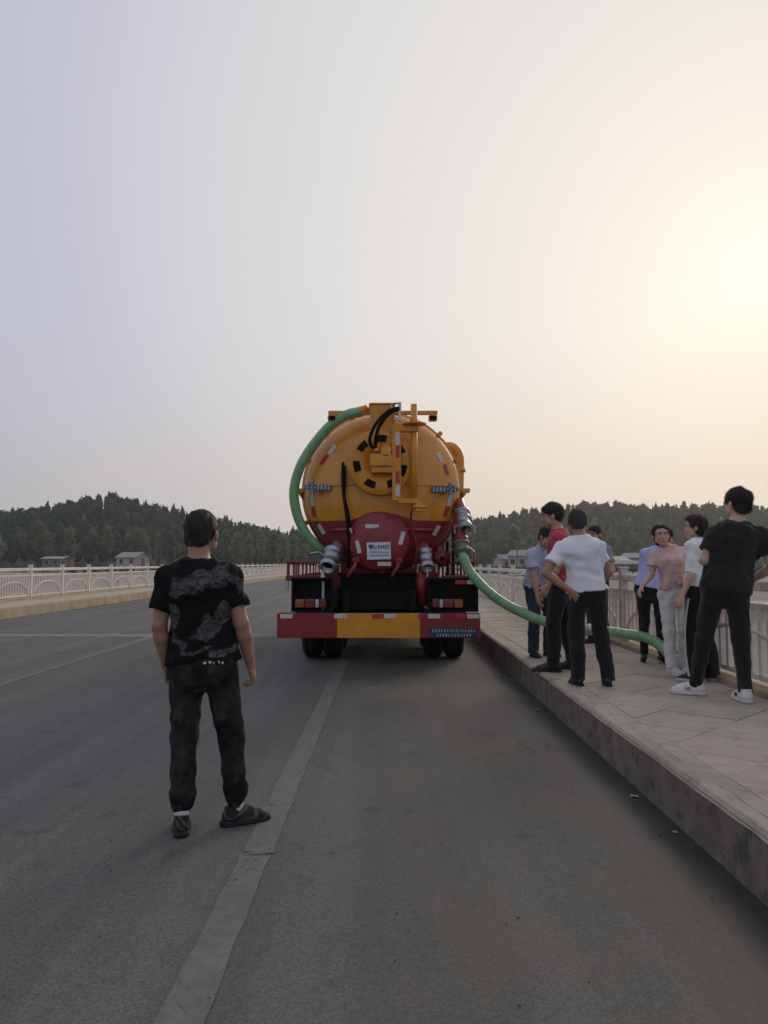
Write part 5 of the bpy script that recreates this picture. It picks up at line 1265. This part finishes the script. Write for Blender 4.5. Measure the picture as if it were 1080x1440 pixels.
person('man in pale blue shirt bending over the green hose with head lowered', (1.90, 9.72, WZ), R(203), 1.70,
    dict(P=(0, -.07, .87), N=(.055, .15, 1.345), SL=(-.14, .12, 1.26), SR=(.20, .12, 1.25), H=(.085, .275, 1.455), EL=(-.20, .22, 1.02), WL=(-.13, .34, .82), ER=(.215, .16, 1.0), WR=(.205, .22, .76), HL=(-.09, -.07, .86), HR=(.09, -.07, .86), KL=(-.10, .02, .48), KR=(.10, .0, .48), AL=(-.11, -.02, .09), AR=(.11, -.02, .09)),
    head=(10, -32, -6), skin='skin', top=dict(mat='shirt_blue', sleeve=.66, hem=.0, collar=True, loose=.014, cuff=.02), legs=dict(mat='trousers_navy', hem=.04), shoes=dict(kind='dress'), hair=dict(style='short', mat='hair', thick=.014), seed=17)

person('man in grey shirt half hidden behind the man in the white T-shirt', (2.98, 11.2, WZ), R(128), 1.67,
    dict(EL=(-.27, .0, 1.04), WL=(-.20, .16, .85), WR=(.20, .15, .86)),
    head=(8, -4, 0), skin='skin', top=dict(mat='shirt_grey', sleeve=.6), legs=dict(mat='trousers_navy', hem=.04), shoes=dict(kind='dress'), hair=dict(style='short', mat='hair', thick=.008), seed=23)

person('woman in dusty pink T-shirt and pale grey trousers glancing back towards the camera', (2.965, 8.12, WZ), R(168), 1.56,
    dict(P=(0, 0, .82), N=(.050, .02, 1.315), SL=(-.105, .0, 1.235), SR=(.180, .02, 1.23), H=(.135, .06, 1.435), EL=(-.185, -.02, 1.0), WL=(-.155, .04, .80), ER=(.235, .05, 1.02), WR=(.345, .17, .90), HL=(-.085, 0, .81), HR=(.085, 0, .81), KL=(-.085, .02, .45), KR=(.07, .05, .45), AL=(-.09, -.05, .09), AR=(.055, .05, .09)),
    head=(8, -3, 5), fem=True, wide=.92, skin='skin_fair', top=dict(mat='tee_pink', sleeve=.58, hem=.12, loose=.016, neck=.072, cuff=.02), legs=dict(mat='trousers_grey', style='straight', waist=.26, hem=.075, k=.96), shoes=dict(kind='sneaker', mat='shoe_white', sole='sole_white', ang=(-10, 38)), hair=dict(style='tied', mat='hair_brown', thick=.012), seed=29, res=.0062,
    hand={'R': dict(dir=(.45, .5, -.75), palm=(-.5, -.1, -.5), curl=28)})

person('woman in lilac blouse, black trousers and heels leaning beside the railing', (3.03, 9.06, WZ), R(-38), 1.58,
    dict(P=(.0, -.02, .85), N=(.10, .02, 1.315), SL=(-.06, .0, 1.25), SR=(.245, .03, 1.245), H=(.16, .06, 1.435), EL=(-.10, .03, 1.0), WL=(-.03, .20, .88), ER=(.27, .10, 1.02), WR=(.16, .26, .93), HL=(-.085, 0, .83), HR=(.085, 0, .83), AL=(-.09, -.01, .115), AR=(.095, .06, .115), KL=(-.09, .02, .47), KR=(.09, .06, .47)),
    head=(-20, -8, 6), fem=True, skin='skin_fair', top=dict(mat='shirt_lilac', sleeve=1.3, hem=.03, loose=.014, flare=.08), legs=dict(mat='trousers_black', style='slim', waist=.2, hem=.10), shoes=dict(kind='heel', ang=(30, -12)), hair=dict(style='bob', mat='hair', thick=.010), seed=31)

_, dw, trw, _ = person('woman with short hair in white top and wide black trousers with a side stripe', (3.055, 7.72, WZ), R(34), 1.63,
    dict(P=(.02, 0, .86), N=(.03, .0, 1.375), SL=(-.12, -.02, 1.295), SR=(.18, .0, 1.295), H=(.02, .045, 1.50), EL=(-.175, -.045, 1.05), WL=(-.30, -.02, .82), ER=(.225, .04, 1.06), WR=(.13, .22, .98), HL=(-.07, 0, .85), HR=(.11, 0, .85)),
    head=(38, -3, 0), fem=True, wide=1.04, skin='skin_fair', top=dict(mat='top_white', sleeve=1.04, hem=.11, loose=.020, cuff=.02, flare=.10), legs=dict(mat='trousers_black', style='wide', waist=.22, hem=.03, k=.96), shoes=dict(kind='sneaker', mat='shoe_black', sole='sole_white', ang=(30, -5)), hair=dict(style='bob', mat='hair_brown', thick=.012), seed=37)
P_ = spline([(-.170, -.0, .80), (-.192, .02, .62), (-.200, .03, .45), (-.205, .02, .25), (-.208, -.01, .06)], .03)
mbs = MB(); mbs.tube(P_, .011, 6); o_ = mbs.build('side_stripe', 'stripe', trw)

pb, _, _, _ = person('tall man in black T-shirt and black trousers with white sneakers nearest the railing', (2.80, 6.72, WZ), R(-8), 1.78,
    dict(P=(.075, 0, .91), N=(.185, -.01, 1.495), SL=(.015, .0, 1.39), SR=(.355, -.03, 1.375), H=(.205, .03, 1.655), EL=(-.09, -.01, 1.165), WL=(.06, .19, 1.10), ER=(.455, -.05, 1.11), WR=(.36, .17, 1.0), HL=(-.015, 0, .90), HR=(.165, 0, .90), KL=(-.075, .10, .50), KR=(.185, -.03, .50), AL=(-.15, .16, .09), AR=(.165, -.16, .09)),
    head=(34, -3, 0), skin='skin_fair', wide=1.04, top=dict(mat='tee_black', sleeve=.62, loose=.018, hem=-.06, cuff=.018, flare=.05), legs=dict(mat='trousers_black', style='slim', hem=.075, k=1.06), shoes=dict(kind='sneaker', mat='shoe_white', sole='sole_white', ang=(72, 8), scale=1.04), hair=dict(style='mop', mat='hair', thick=.008), seed=41)
for sh_ in [c for c in pb.children if c.name.startswith('shoe')]:
    MB().tube([(-.050, .035, .040), (-.0475, .045, .068), (-.050, .060, .042), (-.0465, .072, .068)], .0042, 5).build('emblem', 'shoe_black', sh_)

# ================================================================ SMALL LITTER
rl = random.Random(77)
gm = []
for k in range(3):
    mb = MB().lathe([(-.4, .3), (0, 1), (.5, .5)], seg=6, axis=(0, 0, 1)); mb.v = [(x * rl.uniform(.7, 1.3), y * rl.uniform(.7, 1.3), z * .7) for x, y, z in mb.v]; gm.append(mb)
grit = MB()
for i in range(420):
    if rl.random() < .55: x = 1.60 - abs(rl.gauss(0, .10)); y = rl.uniform(2.2, 16)
    else: x = rl.uniform(-2.5, 1.4); y = rl.uniform(2.2, 9)
    if x > 1.605: continue
    s_ = rl.uniform(.002, .0075); q = gm[i % 3]; grit.add([(x + a * s_, y + b_ * s_, .003 + (c + .3) * s_) for a, b_, c in q.v], q.f)
tag(grit.build('road_grit', 'pebble'), 'loose dark grit scattered on the asphalt and gutter', 'grit', kind='stuff')
for x, y, s_, m_, lb in ((1.54, 5.0, .018, 'litter', 'crumpled white scrap in the gutter below the near kerb'), (1.56, 4.35, .013, 'litter', 'small pale scrap nearest the camera in the gutter'), (1.50, 7.9, .018, 'litter', 'flat pale scrap in the gutter below the man in white'), (1.55, 9.9, .016, 'litter', 'farthest pale scrap in the gutter beside the tanker')):
    mb = MB(); n = 7; vs = []; 
    for j in range(n):
        for i in range(n): vs.append((x + (i / (n - 1) - .5) * 2 * s_ + rl.uniform(-.2, .2) * s_, y + (j / (n - 1) - .5) * 2 * s_, .006 + s_ * .5 * rl.random()))
    k = len(vs); vs += [(a, b_, c - .002) for a, b_, c in vs]
    fs = [[j * n + i, j * n + i + 1, (j + 1) * n + i + 1, (j + 1) * n + i] for j in range(n - 1) for i in range(n - 1)]; fs += [[q + k for q in f_[::-1]] for f_ in fs]
    tag(ob('paper_scrap', mesh('paper_scrap', vs, fs, MAT[m_])), lb, 'litter', 'pale scraps along the gutter')

# ================================================================ HAZE
hz = bpy.data.materials.new('haze_air'); hz.use_nodes = True; t = hz.node_tree; t.nodes.clear()
o_ = N('ShaderNodeOutputMaterial', t); pv = N('ShaderNodeVolumePrincipled', t)
pv.inputs['Color'].default_value = (.82, .88, .96, 1); pv.inputs['Density'].default_value = .00032; pv.inputs['Anisotropy'].default_value = .62
t.links.new(pv.outputs[0], o_.inputs['Volume'])
hb = MB().box((0, 295, 20.0), (1396, 1186, 52)).build('haze', hz)
tag(hb, 'thin evening haze over river and hills', kind='stuff')
